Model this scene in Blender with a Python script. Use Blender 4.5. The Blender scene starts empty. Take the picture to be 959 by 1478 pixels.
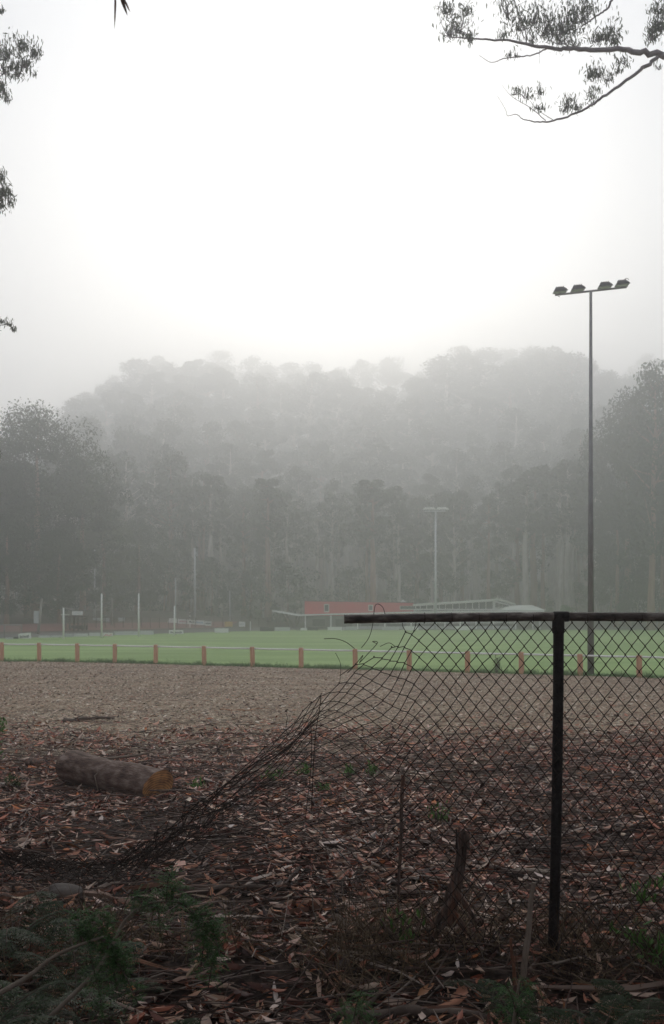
import bpy, math, random
import numpy as np
from mathutils import Vector, Matrix
random.seed(7)
rng = np.random.default_rng(7)
R = math.radians
S = bpy.context.scene
COL = S.collection
F = 1437.0            # focal length in units of the photograph's pixels
EYE = 1.75            # camera height above the forest floor
FZ = -0.30            # level of the playing field

# ------------------------------------------------------------ camera
cam = bpy.data.objects.new('camera', bpy.data.cameras.new('camera'))
COL.objects.link(cam); S.camera = cam
cam.location = (0, 0, EYE); cam.rotation_euler = (R(90), 0, 0)
cam.data.sensor_fit = 'VERTICAL'; cam.data.sensor_height = 36; cam.data.lens = 35
cam.data.shift_y = 149/1478
cam.data.clip_start = 0.05; cam.data.clip_end = 4000
cam.data.dof.use_dof = True; cam.data.dof.focus_distance = 6.5; cam.data.dof.aperture_fstop = 6.3

# ------------------------------------------------------------ world, sun, exposure
SUN_EL, SUN_AZ = 19.0, 0.0
w = bpy.data.worlds.new('World'); S.world = w; w.use_nodes = True
nt = w.node_tree; nt.nodes.clear()
sky = nt.nodes.new('ShaderNodeTexSky'); sky.sky_type = 'NISHITA'; sky.sun_disc = False
sky.sun_elevation = R(SUN_EL); sky.sun_rotation = R(SUN_AZ)
sky.air_density = 1.0; sky.dust_density = 6.0; sky.ozone_density = 1.0
hs = nt.nodes.new('ShaderNodeHueSaturation'); hs.inputs['Saturation'].default_value = 0.12
mx = nt.nodes.new('ShaderNodeMix'); mx.data_type = 'RGBA'
mx.inputs['Factor'].default_value = 0.93
# overcast cloud, smoothly brighter towards the zenith as overcast skies are
wtc = nt.nodes.new('ShaderNodeTexCoord'); wsx = nt.nodes.new('ShaderNodeSeparateXYZ'); wrp = nt.nodes.new('ShaderNodeValToRGB')
nt.links.new(wtc.outputs['Generated'], wsx.inputs[0]); nt.links.new(wsx.outputs['Z'], wrp.inputs[0])
wrp.color_ramp.elements[0].position = 0; wrp.color_ramp.elements[0].color = (2.8, 2.95, 3.25, 1)
wrp.color_ramp.elements[1].position = 1; wrp.color_ramp.elements[1].color = (12.0, 12.7, 13.8, 1)
wq = wrp.color_ramp.elements.new(.5); wq.color = (5.5, 5.9, 6.7, 1)
nt.links.new(wrp.outputs[0], mx.inputs['B'])
bg = nt.nodes.new('ShaderNodeBackground'); bg.inputs['Strength'].default_value = 0.10
wo = nt.nodes.new('ShaderNodeOutputWorld')
L = nt.links.new
L(sky.outputs[0], hs.inputs['Color']); L(hs.outputs[0], mx.inputs['A'])
L(mx.outputs['Result'], bg.inputs['Color']); L(bg.outputs[0], wo.inputs['Surface'])
sun = bpy.data.objects.new('sun', bpy.data.lights.new('sun', 'SUN')); COL.objects.link(sun)
sun.data.energy = 1.7; sun.data.angle = R(32); sun.data.color = (1, .93, .80)
sun.rotation_euler = (-R(90-SUN_EL), 0, -R(SUN_AZ))
sun.location = (0, 100, 120)
S.view_settings.view_transform = 'Standard'; S.view_settings.look = 'None'
S.view_settings.exposure = -0.14; S.view_settings.gamma = 1.0
S.render.engine = 'CYCLES'
S.cycles.use_denoising = True
S.cycles.max_bounces = 6; S.cycles.diffuse_bounces = 3; S.cycles.glossy_bounces = 2
S.cycles.transmission_bounces = 2; S.cycles.volume_bounces = 2; S.cycles.transparent_max_bounces = 4

# ------------------------------------------------------------ helpers
def P(px, py, Y):
    """photo pixel at depth Y -> world point"""
    return ((px-479.5)/F*Y, Y, EYE+(888-py)/F*Y)

def _hash(ix, iy, s):
    h = (ix.astype(np.int64)*374761393 + iy.astype(np.int64)*668265263 + s*1442695041) & 0x7fffffff
    h = ((h ^ (h >> 13))*1274126177) & 0x7fffffff
    return ((h ^ (h >> 16)) & 0xffff)/65535.0
def vnoise(x, y, s=0):
    x = np.asarray(x, float); y = np.asarray(y, float)
    ix = np.floor(x); iy = np.floor(y); fx = x-ix; fy = y-iy
    fx = fx*fx*(3-2*fx); fy = fy*fy*(3-2*fy)
    a = _hash(ix, iy, s); b = _hash(ix+1, iy, s); c = _hash(ix, iy+1, s); d = _hash(ix+1, iy+1, s)
    return (a*(1-fx)+b*fx)*(1-fy)+(c*(1-fx)+d*fx)*fy
def fbm(x, y, s=0, o=4):
    r = 0; a = .5
    for k in range(o):
        r = r + a*vnoise(x*2**k, y*2**k, s+k); a *= .5
    return r
def sm(a, b, t):
    t = np.clip((np.asarray(t, float)-a)/(b-a), 0, 1); return t*t*(3-2*t)

# far edge of the oval as depth for a given X
EX = np.array([-400, -60, -34, -28, -24, -18, -10, 0, 20, 45, 75, 400.])
EY = np.array([60, 62, 80, 89, 99, 113, 131, 139, 137, 139, 150, 150.])
def edge(x): return np.interp(x, EX, EY)
def terrain(x, y):
    x = np.asarray(x, float); y = np.asarray(y, float)
    d = np.maximum(0, y-edge(x)-3)
    hill = .045*np.minimum(d, 60) + .06*np.maximum(0, y-186)+.27*np.maximum(0, y-290-8*np.sin(x*.025))
    hill = np.minimum(hill, 80)
    base = FZ*sm(12, 30, y)
    near = 1-sm(11, 16, y+2*fbm(x*.3, y*.3, 9))
    bump = near*(.22*(fbm(x*.7, y*.7, 3)-.47)+.05*(fbm(x*3.2, y*3.2, 5)-.47))
    bump = bump*np.where(y < -3, .5, 1)
    # low bank of debris the wire fence stands in
    bump = bump + .05*np.exp(-((y-5.15)/.45)**2)*near - .07*np.exp(-((y-4.5)/.35)**2)*near
    return base+bump+hill + .015*sm(13, 18, y)*(1-sm(28, 31, y))*(fbm(x*.5, y*.5, 8)-.5)
def tz(x, y): return float(terrain(x, y))

def new_mesh(name, V, Fc, smooth=False):
    me = bpy.data.meshes.new(name)
    V = np.asarray(V, np.float32).reshape(-1, 3)
    if isinstance(Fc, np.ndarray):
        n, k = Fc.shape
        me.vertices.add(len(V)); me.vertices.foreach_set('co', V.ravel())
        me.loops.add(n*k); me.loops.foreach_set('vertex_index', Fc.astype(np.int32).ravel())
        me.polygons.add(n)
        me.polygons.foreach_set('loop_start', np.arange(0, n*k, k, dtype=np.int32))
        me.update(calc_edges=True); me.validate()
    else:
        me.from_pydata([tuple(map(float, v)) for v in V], [], [tuple(f) for f in Fc])
    if smooth: me.polygons.foreach_set('use_smooth', [True]*len(me.polygons))
    me.update()
    return me
def link(name, me, mat=None, parent=None, kind=None):
    o = bpy.data.objects.new(name, me); COL.objects.link(o)
    if mat and me and not me.materials: me.materials.append(mat)
    if parent: o.parent = parent
    if kind: o['kind'] = kind
    return o
def tag(o, label, cat, group=None):
    o['label'] = label; o['category'] = cat
    if group: o['group'] = group
    return o
def empty(name, loc, label, cat, group=None, rz=0):
    o = bpy.data.objects.new(name, None); COL.objects.link(o); o.location = loc
    o.rotation_euler = (0, 0, rz); o.empty_display_size = .3
    return tag(o, label, cat, group)
def copy_tree(o, parent=None):
    c = o.copy(); COL.objects.link(c); c.parent = parent
    for ch in list(o.children): copy_tree(ch, c)
    return c

class MB:
    def __init__(s): s.V = []; s.F = []; s.n = 0
    def add(s, V, Fc):
        s.V.append(np.asarray(V, float).reshape(-1, 3)); s.F += [tuple(i+s.n for i in f) for f in Fc]
        s.n += len(s.V[-1]); return s
    def box(s, x0, x1, y0, y1, z0, z1, M=None):
        V = np.array([[x, y, z] for x in (x0, x1) for y in (y0, y1) for z in (z0, z1)], float)
        if M is not None: V = np.array([M @ Vector(v) for v in V])
        return s.add(V, [(0, 1, 3, 2), (4, 6, 7, 5), (0, 4, 5, 1), (2, 3, 7, 6), (0, 2, 6, 4), (1, 5, 7, 3)])
    def tube(s, pts, rad, n=6, cap=True, squash=1.0):
        pts = np.asarray(pts, float); m = len(pts)
        rad = np.broadcast_to(np.asarray(rad, float), (m,))
        T = np.gradient(pts, axis=0); T /= np.linalg.norm(T, axis=1)[:, None]+1e-9
        ref = np.array([0, 0, 1.]) if abs(T[0][2]) < .9 else np.array([0, 1., 0])
        V = []
        A = np.cross(T[0], ref); A /= np.linalg.norm(A)
        ang = np.arange(n)*2*math.pi/n
        for i in range(m):
            A = A-T[i]*A.dot(T[i]); A /= np.linalg.norm(A)+1e-9
            B = np.cross(T[i], A)
            V.append(pts[i]+rad[i]*(np.cos(ang)[:, None]*A+squash*np.sin(ang)[:, None]*B))
        Fc = []
        for i in range(m-1):
            for j in range(n):
                a = i*n+j; b = i*n+(j+1) % n
                Fc.append((a, b, b+n, a+n))
        if cap: Fc.append(tuple(range(n-1, -1, -1))); Fc.append(tuple((m-1)*n+j for j in range(n)))
        return s.add(np.concatenate(V), Fc)
    def prism(s, poly, y0, y1):
        """poly in (x,z), extruded in y"""
        n = len(poly)
        V = [(x, y0, z) for x, z in poly]+[(x, y1, z) for x, z in poly]
        Fc = [tuple(range(n)), tuple(range(2*n-1, n-1, -1))]+[(i, i+n, (i+1) % n+n, (i+1) % n) for i in range(n)]
        return s.add(V, Fc)
    def mesh(s, name, smooth=False): return new_mesh(name, np.concatenate(s.V), s.F, smooth)
    def obj(s, name, mat, parent=None, kind=None, smooth=False):
        return link(name, s.mesh(name, smooth), mat, parent, kind)

def curve(pts, n=12):
    """Catmull-Rom resample"""
    p = np.asarray(pts, float); p = np.vstack([2*p[0]-p[1], p, 2*p[-1]-p[-2]])
    out = []
    for i in range(1, len(p)-2):
        for t in np.linspace(0, 1, n, endpoint=False):
            out.append(.5*((2*p[i])+(-p[i-1]+p[i+1])*t+(2*p[i-1]-5*p[i]+4*p[i+1]-p[i+2])*t*t+(-p[i-1]+3*p[i]-3*p[i+1]+p[i+2])*t**3))
    out.append(p[-2]); return np.array(out)

def rots(N, rg, tilt=None, yaw=None, roll=None):
    """rotation matrices: yaw about z, tilt about x', roll"""
    yaw = rg.uniform(0, 2*math.pi, N) if yaw is None else yaw
    t = rg.normal(0, tilt, N) if np.isscalar(tilt) else tilt
    r = rg.normal(0, roll, N) if np.isscalar(roll) else roll
    cy, sy, ct, st, cr, sr = np.cos(yaw), np.sin(yaw), np.cos(t), np.sin(t), np.cos(r), np.sin(r)
    Z = np.zeros(N); O = np.ones(N)
    A = np.stack([cy, -sy, Z, sy, cy, Z, Z, Z, O], 1).reshape(N, 3, 3)
    B = np.stack([ct, Z, st, Z, O, Z, -st, Z, ct], 1).reshape(N, 3, 3)   # pitch of the long axis (x)
    C = np.stack([O, Z, Z, Z, cr, -sr, Z, sr, cr], 1).reshape(N, 3, 3)
    return A @ B @ C
def scatter(name, TV, TF, pos, rot, scl):
    TV = np.asarray(TV, float); TF = np.asarray(TF)
    N = len(pos); scl = np.asarray(scl, float)
    if scl.ndim == 1: scl = np.repeat(scl[:, None], 3, 1)
    V = np.einsum('nij,nkj->nki', rot, TV[None]*scl[:, None, :])+pos[:, None, :]
    Fc = (TF[None]+(np.arange(N)*len(TV))[:, None, None]).reshape(-1, TF.shape[1])
    return new_mesh(name, V.reshape(-1, 3), Fc)
LEAF_V = [(-.5, 0, .03), (-.2, .5, .0), (.2, .38, -.0), (.5, 0, .06), (.2, -.38, 0), (-.2, -.5, 0)]
LEAF_F = [(0, 1, 2, 3), (0, 3, 4, 5)]
QUAD_V = [(-.5, 0, 0), (0, .5, 0), (.5, 0, 0), (0, -.5, 0)]
QUAD_F = [(0, 1, 2, 3)]

# ------------------------------------------------------------ materials
def mat(name, c1, c2=None, scale=5, rough=.8, bump=0, c3=None, detail=6, metallic=0, spec=.15, stretch=(1, 1, 1), island=False, bscale=None, transl=0):
    m = bpy.data.materials.new(name); m.use_nodes = True
    t = m.node_tree; b = t.nodes['Principled BSDF']; l = t.links.new
    b.inputs['Roughness'].default_value = rough; b.inputs['Metallic'].default_value = metallic
    b.inputs['Specular IOR Level'].default_value = spec
    if c2 is None:
        b.inputs['Base Color'].default_value = (*c1, 1); 
    tc = t.nodes.new('ShaderNodeTexCoord'); mp = t.nodes.new('ShaderNodeMapping')
    mp.inputs['Scale'].default_value = stretch; l(tc.outputs['Object'], mp.inputs[0])
    if c2 is not None:
        rp = t.nodes.new('ShaderNodeValToRGB'); cs = [c1, c2]+([c3] if c3 else [])
        if island:
            src = t.nodes.new('ShaderNodeNewGeometry').outputs['Random Per Island']; lo, hi = 0., 1.
        else:
            n = t.nodes.new('ShaderNodeTexNoise'); n.inputs['Scale'].default_value = scale
            n.inputs['Detail'].default_value = detail; l(mp.outputs[0], n.inputs['Vector'])
            src = n.outputs['Fac']; lo, hi = .3, .7
        e = rp.color_ramp.elements
        for i, c in enumerate(cs):
            pos = lo+(hi-lo)*i/(len(cs)-1)
            q = e[i] if i < 2 else e.new(pos)
            q.position = pos; q.color = (*c, 1)
        l(src, rp.inputs[0]); l(rp.outputs[0], b.inputs['Base Color'])
    if bump:
        n2 = t.nodes.new('ShaderNodeTexNoise'); n2.inputs['Scale'].default_value = bscale or scale*3
        n2.inputs['Detail'].default_value = 5; l(mp.outputs[0], n2.inputs['Vector'])
        bp = t.nodes.new('ShaderNodeBump'); bp.inputs['Strength'].default_value = bump; bp.inputs['Distance'].default_value = .02
        l(n2.outputs['Fac'], bp.inputs['Height']); l(bp.outputs[0], b.inputs['Normal'])
    if transl:
        tr = t.nodes.new('ShaderNodeBsdfTranslucent'); ms = t.nodes.new('ShaderNodeMixShader'); ms.inputs[0].default_value = transl
        if c2 is not None: l(rp.outputs[0], tr.inputs['Color'])
        else: tr.inputs['Color'].default_value = (*c1, 1)
        l(b.outputs[0], ms.inputs[1]); l(tr.outputs[0], ms.inputs[2]); l(ms.outputs[0], t.nodes['Material Output'].inputs['Surface'])
    return m
def ramp_mat(name, stops, rough=.6, spec=.15, transl=0.0):
    """colour chosen per loose piece"""
    m = mat(name, stops[0][1], stops[-1][1], island=True, rough=rough, spec=spec, transl=transl)
    rp = [n for n in m.node_tree.nodes if n.type == 'VALTORGB'][0]
    e = rp.color_ramp.elements
    while len(e) > 1: e.remove(e[-1])
    e[0].position = stops[0][0]; e[0].color = (*stops[0][1], 1)
    for p, c in stops[1:]:
        q = e.new(p); q.color = (*c, 1)
    return m
M = {}
M['steel'] = mat('galvanised_steel', (.16, .15, .15), (.24, .235, .24), 3, .5, .1, metallic=.5)
M['pale_steel'] = mat('pale_steel', (.50, .51, .52), (.60, .61, .62), 3, .5)
M['rail'] = mat('weathered_pipe', (.03, .021, .016), (.12, .088, .07), 25, .5, .5, c3=(.34, .29, .25), spec=.35, stretch=(.4, 1, 1))
M['post'] = mat('dark_pipe', (.012, .010, .010), (.032, .026, .025), 30, .65, .4)
M['wire'] = mat('rusty_wire', (.014, .009, .007), (.05, .028, .02), 40, .6)
M['bollard'] = mat('treated_pine', (.52, .26, .145), (.66, .37, .23), 4, .8, .2, stretch=(6, 6, .6))
M['bollard_top'] = mat('weathered_end_grain', (.42, .34, .27), (.55, .46, .37), 20, .85)
M['white_rail'] = mat('white_rail', (.84, .83, .80), (.88, .87, .84), 8, .5)
M['white'] = mat('white_paint', (.78, .79, .75), (.84, .84, .81), 2, .5)
M['cream'] = mat('cream_roof', (.56, .58, .50), (.66, .68, .60), .6, .6)
M['red'] = mat('red_cladding', (.42, .018, .030), (.50, .026, .04), 1.2, .7)
M['darkglass'] = mat('dark_glass', (.02, .022, .025), rough=.15, spec=.5)
M['greywall'] = mat('grey_render', (.16, .15, .145), (.22, .21, .20), 1.5, .8)
M['block'] = mat('grey_block', (.42, .43, .43), (.52, .53, .52), 2, .85)
M['board_dark'] = mat('dark_board', (.035, .035, .04), rough=.6)
M['board_yellow'] = mat('yellow_board', (.50, .30, .05), (.6, .38, .1), 3, .6)
M['board_grey'] = mat('grey_board', (.52, .53, .53), (.62, .63, .62), 2, .7)
M['ink'] = mat('dark_ink', (.03, .03, .03), rough=.6)
M['red_ink'] = mat('red_ink', (.55, .04, .03), rough=.6)
M['blue_ink'] = mat('blue_ink', (.25, .40, .55), rough=.6)
M['pink_ink'] = mat('pink_ink', (.55, .28, .32), rough=.6)
M['brownsteel'] = mat('brown_steel', (.07, .04, .035), rough=.6)
M['lamp_body'] = mat('lamp_housing', (.05, .05, .055), (.09, .09, .10), 8, .4, metallic=.4)
M['lamp_glass'] = mat('lamp_glass', (.35, .36, .38), rough=.1, spec=.6)
M['pole_wood'] = mat('pole_wood', (.20, .18, .16), (.30, .27, .24), 6, .85, stretch=(4, 4, .3))
M['bark'] = mat('gum_bark', (.22, .19, .16), (.55, .51, .46), .9, .85, .4, stretch=(2.5, 2.5, .22), c3=(.30, .24, .20))
M['bark_brown'] = mat('brown_bark', (.20, .11, .08), (.36, .23, .17), .9, .85, .4, stretch=(2.5, 2.5, .22))
M['limb'] = mat('limb_bark', (.15, .125, .13), (.34, .29, .30), 5, .8, .3)
M['leaf_far'] = mat('eucalypt_crown', (.036, .054, .026), (.080, .102, .050), island=True, rough=.6, transl=.25)
M['leaf_dark'] = mat('dark_crown', (.022, .040, .020), (.05, .075, .035), island=True, rough=.6, transl=.2)
M['leaf_olive'] = mat('olive_crown', (.05, .075, .028), (.11, .14, .05), island=True, rough=.6, transl=.25)
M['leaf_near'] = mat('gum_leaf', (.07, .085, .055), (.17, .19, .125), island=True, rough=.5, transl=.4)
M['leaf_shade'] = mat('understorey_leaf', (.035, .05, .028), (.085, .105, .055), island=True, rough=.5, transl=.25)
M['fern'] = mat('fern_green', (.010, .020, .005), (.030, .055, .014), island=True, rough=.5, transl=.3)
M['wattle'] = mat('wattle_green', (.028, .080, .018), (.08, .17, .045), island=True, rough=.5, transl=.35)
M['weed'] = mat('weed_green', (.06, .13, .03), (.14, .27, .07), island=True, rough=.5, transl=.3)
M['grass'] = mat('grass_blade', (.075, .15, .045), (.15, .26, .09), island=True, rough=.6, transl=.3)
M['dead'] = mat('dead_grass', (.07, .045, .028), (.26, .19, .12), island=True, rough=.8)
M['stick'] = ramp_mat('twig', [(0, (.035, .025, .022)), (.4, (.10, .065, .05)), (.75, (.17, .12, .10)), (1, (.30, .24, .20))], .75)
M['litter'] = ramp_mat('leaf_litter', [(0, (.026, .011, .009)), (.20, (.085, .030, .020)), (.36, (.25, .070, .040)), (.52, (.46, .16, .095)), (.66, (.46, .26, .165)), (.80, (.66, .49, .40)), (.90, (.30, .20, .12)), (.945, (.58, .17, .045)), (1, (.78, .66, .59))], .42, .25)
M['chip'] = ramp_mat('gravel_stone', [(0, (.05, .038, .028)), (.35, (.24, .19, .13)), (.6, (.42, .345, .245)), (.8, (.58, .49, .37)), (.93, (.32, .13, .07)), (1, (.78, .70, .58))], .7, .15)
M['bark_piece'] = ramp_mat('bark_piece', [(0, (.03, .02, .017)), (.4, (.11, .05, .033)), (.65, (.22, .10, .06)), (.85, (.28, .21, .17)), (1, (.40, .32, .27))], .7)
M['chip_leaf'] = ramp_mat('gravel_leaf', [(0, (.03, .018, .012)), (.3, (.16, .07, .04)), (.5, (.30, .19, .12)), (.7, (.46, .36, .26)), (.85, (.62, .54, .42)), (.93, (.35, .10, .04)), (1, (.85, .78, .66))], .6, .15)
M['barkstrip'] = mat('bark_strip', (.10, .045, .03), (.24, .11, .065), 9, .75, .3, stretch=(.5, 3, 3))
M['orange_bark'] = mat('orange_bark', (.28, .10, .04), (.42, .20, .09), 9, .75, .3)
M['branch'] = mat('fallen_branch_bark', (.07, .05, .04), (.17, .125, .10), 9, .8, .3)
M['pale_branch'] = mat('pale_branch_bark', (.19, .145, .11), (.32, .26, .21), 9, .8, .3)
M['rot'] = mat('rotten_wood', (.03, .02, .017), (.15, .105, .085), 7, .85, .7, c3=(.22, .09, .05), stretch=(4, 4, .4))
M['log'] = mat('log_bark', (.055, .032, .024), (.13, .083, .064), 11, .8, .55, c3=(.25, .19, .16), detail=12, stretch=(.6, 1.6, 1.6))
M['rock'] = mat('grey_stone', (.10, .085, .075), (.20, .17, .15), 6, .85, .5)
M['court'] = mat('red_court', (.19, .075, .07), (.24, .10, .09), 1, .8)
M['asphalt'] = mat('grey_track', (.085, .08, .075), (.13, .122, .115), .8, .85)

# sawn end with rings
def end_grain():
    m = bpy.data.materials.new('sawn_end'); m.use_nodes = True; t = m.node_tree; b = t.nodes['Principled BSDF']; l = t.links.new
    tc = t.nodes.new('ShaderNodeTexCoord'); wv = t.nodes.new('ShaderNodeTexWave'); wv.wave_type = 'RINGS'; wv.rings_direction = 'X'
    wv.inputs['Scale'].default_value = 14; wv.inputs['Distortion'].default_value = 2.5; wv.inputs['Detail'].default_value = 3
    n = t.nodes.new('ShaderNodeTexNoise'); n.inputs['Scale'].default_value = 14; n.inputs['Detail'].default_value = 7
    mxx = t.nodes.new('ShaderNodeMath'); mxx.operation = 'MULTIPLY_ADD'; mxx.inputs[1].default_value = .22
    rp = t.nodes.new('ShaderNodeValToRGB'); e = rp.color_ramp.elements
    e[0].position = .32; e[0].color = (.16, .06, .022, 1); e[1].position = .80; e[1].color = (.80, .41, .165, 1)
    l(tc.outputs['Object'], wv.inputs['Vector']); l(tc.outputs['Object'], n.inputs['Vector'])
    l(wv.outputs['Fac'], mxx.inputs[0]); l(n.outputs['Fac'], mxx.inputs[2]); l(mxx.outputs[0], rp.inputs[0])
    l(rp.outputs[0], b.inputs['Base Color']); b.inputs['Roughness'].default_value = .7
    return m
M['sawn'] = end_grain()

def ground_mat():
    m = bpy.data.materials.new('forest_soil_and_gravel'); m.use_nodes = True
    t = m.node_tree; b = t.nodes['Principled BSDF']; l = t.links.new; N = t.nodes.new
    tc = N('ShaderNodeTexCoord'); sx = N('ShaderNodeSeparateXYZ'); l(tc.outputs['Object'], sx.inputs[0])
    def noise(sc, d=6):
        n = N('ShaderNodeTexNoise'); n.inputs['Scale'].default_value = sc; n.inputs['Detail'].default_value = d
        l(tc.outputs['Object'], n.inputs['Vector']); return n.outputs['Fac']
    def ramp(src, stops):
        r = N('ShaderNodeValToRGB'); e = r.color_ramp.elements
        e[0].position = stops[0][0]; e[0].color = (*stops[0][1], 1); e[1].position = stops[-1][0]; e[1].color = (*stops[-1][1], 1)
        for p, c in stops[1:-1]:
            q = e.new(p); q.color = (*c, 1)
        l(src, r.inputs[0]); return r.outputs[0]
    # soil
    soil = ramp(noise(22), [(.3, (.018, .012, .010)), (.55, (.055, .036, .028)), (.75, (.11, .075, .06))])
    # gravel: cells
    vo = N('ShaderNodeTexVoronoi'); vo.inputs['Scale'].default_value = 26; l(tc.outputs['Object'], vo.inputs['Vector'])
    sp = N('ShaderNodeSeparateColor'); l(vo.outputs['Color'], sp.inputs[0])
    grav = ramp(sp.outputs[0], [(0, (.115, .085, .058)), (.45, (.27, .22, .155)), (.8, (.41, .345, .255)), (.92, (.32, .14, .08)), (1, (.62, .55, .43))])
    patch = ramp(noise(.55, 4), [(.35, (.72, .68, .66)), (.65, (1.05, 1.05, 1.02))])
    mpt = N('ShaderNodeMapping'); mpt.inputs['Scale'].default_value = (.05, .9, 1); mpt.inputs['Rotation'].default_value = (0, 0, .12); l(tc.outputs['Object'], mpt.inputs[0])
    nt_ = N('ShaderNodeTexNoise'); nt_.inputs['Scale'].default_value = 1.1; nt_.inputs['Detail'].default_value = 5; l(mpt.outputs[0], nt_.inputs['Vector'])
    trk = ramp(nt_.outputs['Fac'], [(.34, (.66, .60, .55)), (.50, (.98, .95, .92)), (.66, (1.08, 1.04, .98))])
    mt_ = N('ShaderNodeMix'); mt_.data_type = 'RGBA'; mt_.blend_type = 'MULTIPLY'; mt_.inputs['Factor'].default_value = 1
    l(patch, mt_.inputs['A']); l(trk, mt_.inputs['B']); patch = mt_.outputs['Result']
    mu = N('ShaderNodeMix'); mu.data_type = 'RGBA'; mu.blend_type = 'MULTIPLY'; mu.inputs['Factor'].default_value = 1
    l(grav, mu.inputs['A']); l(patch, mu.inputs['B'])
    # where gravel takes over from soil, and forest soil again past the oval
    a = N('ShaderNodeMath'); a.operation = 'MULTIPLY_ADD'; a.inputs[1].default_value = 7; l(noise(.6, 7), a.inputs[0]); l(sx.outputs['Y'], a.inputs[2])
    mr = N('ShaderNodeMapRange'); mr.inputs['From Min'].default_value = 12.5; mr.inputs['From Max'].default_value = 19.5; l(a.outputs[0], mr.inputs['Value'])
    mr2 = N('ShaderNodeMapRange'); mr2.inputs['From Min'].default_value = 60; mr2.inputs['From Max'].default_value = 63
    mr2.inputs['To Min'].default_value = 1; mr2.inputs['To Max'].default_value = 0; l(sx.outputs['Y'], mr2.inputs['Value'])
    mm = N('ShaderNodeMath'); mm.operation = 'MULTIPLY'; l(mr.outputs[0], mm.inputs[0]); l(mr2.outputs[0], mm.inputs[1])
    m1 = N('ShaderNodeMix'); m1.data_type = 'RGBA'; l(mm.outputs[0], m1.inputs['Factor']); l(soil, m1.inputs['A']); l(mu.outputs['Result'], m1.inputs['B'])
    bank = ramp(noise(.8, 6), [(.3, (.05, .042, .030)), (.6, (.10, .075, .058)), (.75, (.05, .06, .028))])
    mr3 = N('ShaderNodeMapRange'); mr3.inputs['From Min'].default_value = 60; mr3.inputs['From Max'].default_value = 63; l(sx.outputs['Y'], mr3.inputs['Value'])
    m2 = N('ShaderNodeMix'); m2.data_type = 'RGBA'; l(mr3.outputs[0], m2.inputs['Factor']); l(m1.outputs['Result'], m2.inputs['A']); l(bank, m2.inputs['B'])
    l(m2.outputs['Result'], b.inputs['Base Color']); b.inputs['Specular IOR Level'].default_value = .12
    bp = N('ShaderNodeBump'); bp.inputs['Strength'].default_value = .6; bp.inputs['Distance'].default_value = .02
    l(vo.outputs['Distance'], bp.inputs['Height']); l(bp.outputs[0], b.inputs['Normal'])
    b.inputs['Roughness'].default_value = .85
    return m
def grass_mat():
    m = bpy.data.materials.new('mown_grass'); m.use_nodes = True
    t = m.node_tree; b = t.nodes['Principled BSDF']; l = t.links.new; N = t.nodes.new
    tc = N('ShaderNodeTexCoord'); mp = N('ShaderNodeMapping'); mp.inputs['Scale'].default_value = (.35, 1, 1); l(tc.outputs['Object'], mp.inputs[0])
    n1 = N('ShaderNodeTexNoise'); n1.inputs['Scale'].default_value = .22; n1.inputs['Detail'].default_value = 8; n1.inputs['Roughness'].default_value = .7; l(mp.outputs[0], n1.inputs['Vector'])
    n2 = N('ShaderNodeTexNoise'); n2.inputs['Scale'].default_value = 6; n2.inputs['Detail'].default_value = 4; l(tc.outputs['Object'], n2.inputs['Vector'])
    ad = N('ShaderNodeMath'); ad.operation = 'MULTIPLY_ADD'; ad.inputs[1].default_value = .5; l(n2.outputs['Fac'], ad.inputs[0]); l(n1.outputs['Fac'], ad.inputs[2])
    rp = N('ShaderNodeValToRGB'); e = rp.color_ramp.elements
    e[0].position = .60; e[0].color = (.15, .235, .068, 1); e[1].position = .88; e[1].color = (.26, .36, .125, 1)
    q = e.new(.74); q.color = (.195, .295, .095, 1)
    l(ad.outputs[0], rp.inputs[0]); l(rp.outputs[0], b.inputs['Base Color']); b.inputs['Roughness'].default_value = .85; b.inputs['Specular IOR Level'].default_value = .15
    return m
M['ground'] = ground_mat(); M['field'] = grass_mat()

# ------------------------------------------------------------ ground
def axis(fine0, fine1, step, lim0, lim1, grow=1.13):
    a = list(np.arange(fine0, fine1, step)); s = step; x = a[-1]
    while x < lim1: s *= grow; x += s; a.append(min(x, lim1))
    s = step; x = a[0]; pre = []
    while x > lim0: s *= grow; x -= s; pre.append(max(x, lim0))
    return np.array(pre[::-1]+a)
gx = axis(-5.5, 5.5, .07, -720, 720, 1.09); gy = axis(3.4, 13, .07, -720, 720, 1.035)
GX, GY = np.meshgrid(gx, gy); GZ = terrain(GX, GY)
nx, ny = len(gx), len(gy)
ii, jj = np.meshgrid(np.arange(ny-1), np.arange(nx-1), indexing='ij'); a = (ii*nx+jj).ravel()
gme = new_mesh('ground', np.stack([GX, GY, GZ], -1).reshape(-1, 3), np.stack([a, a+1, a+1+nx, a+nx], 1), True)
link('ground', gme, M['ground'], kind='structure')

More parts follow.
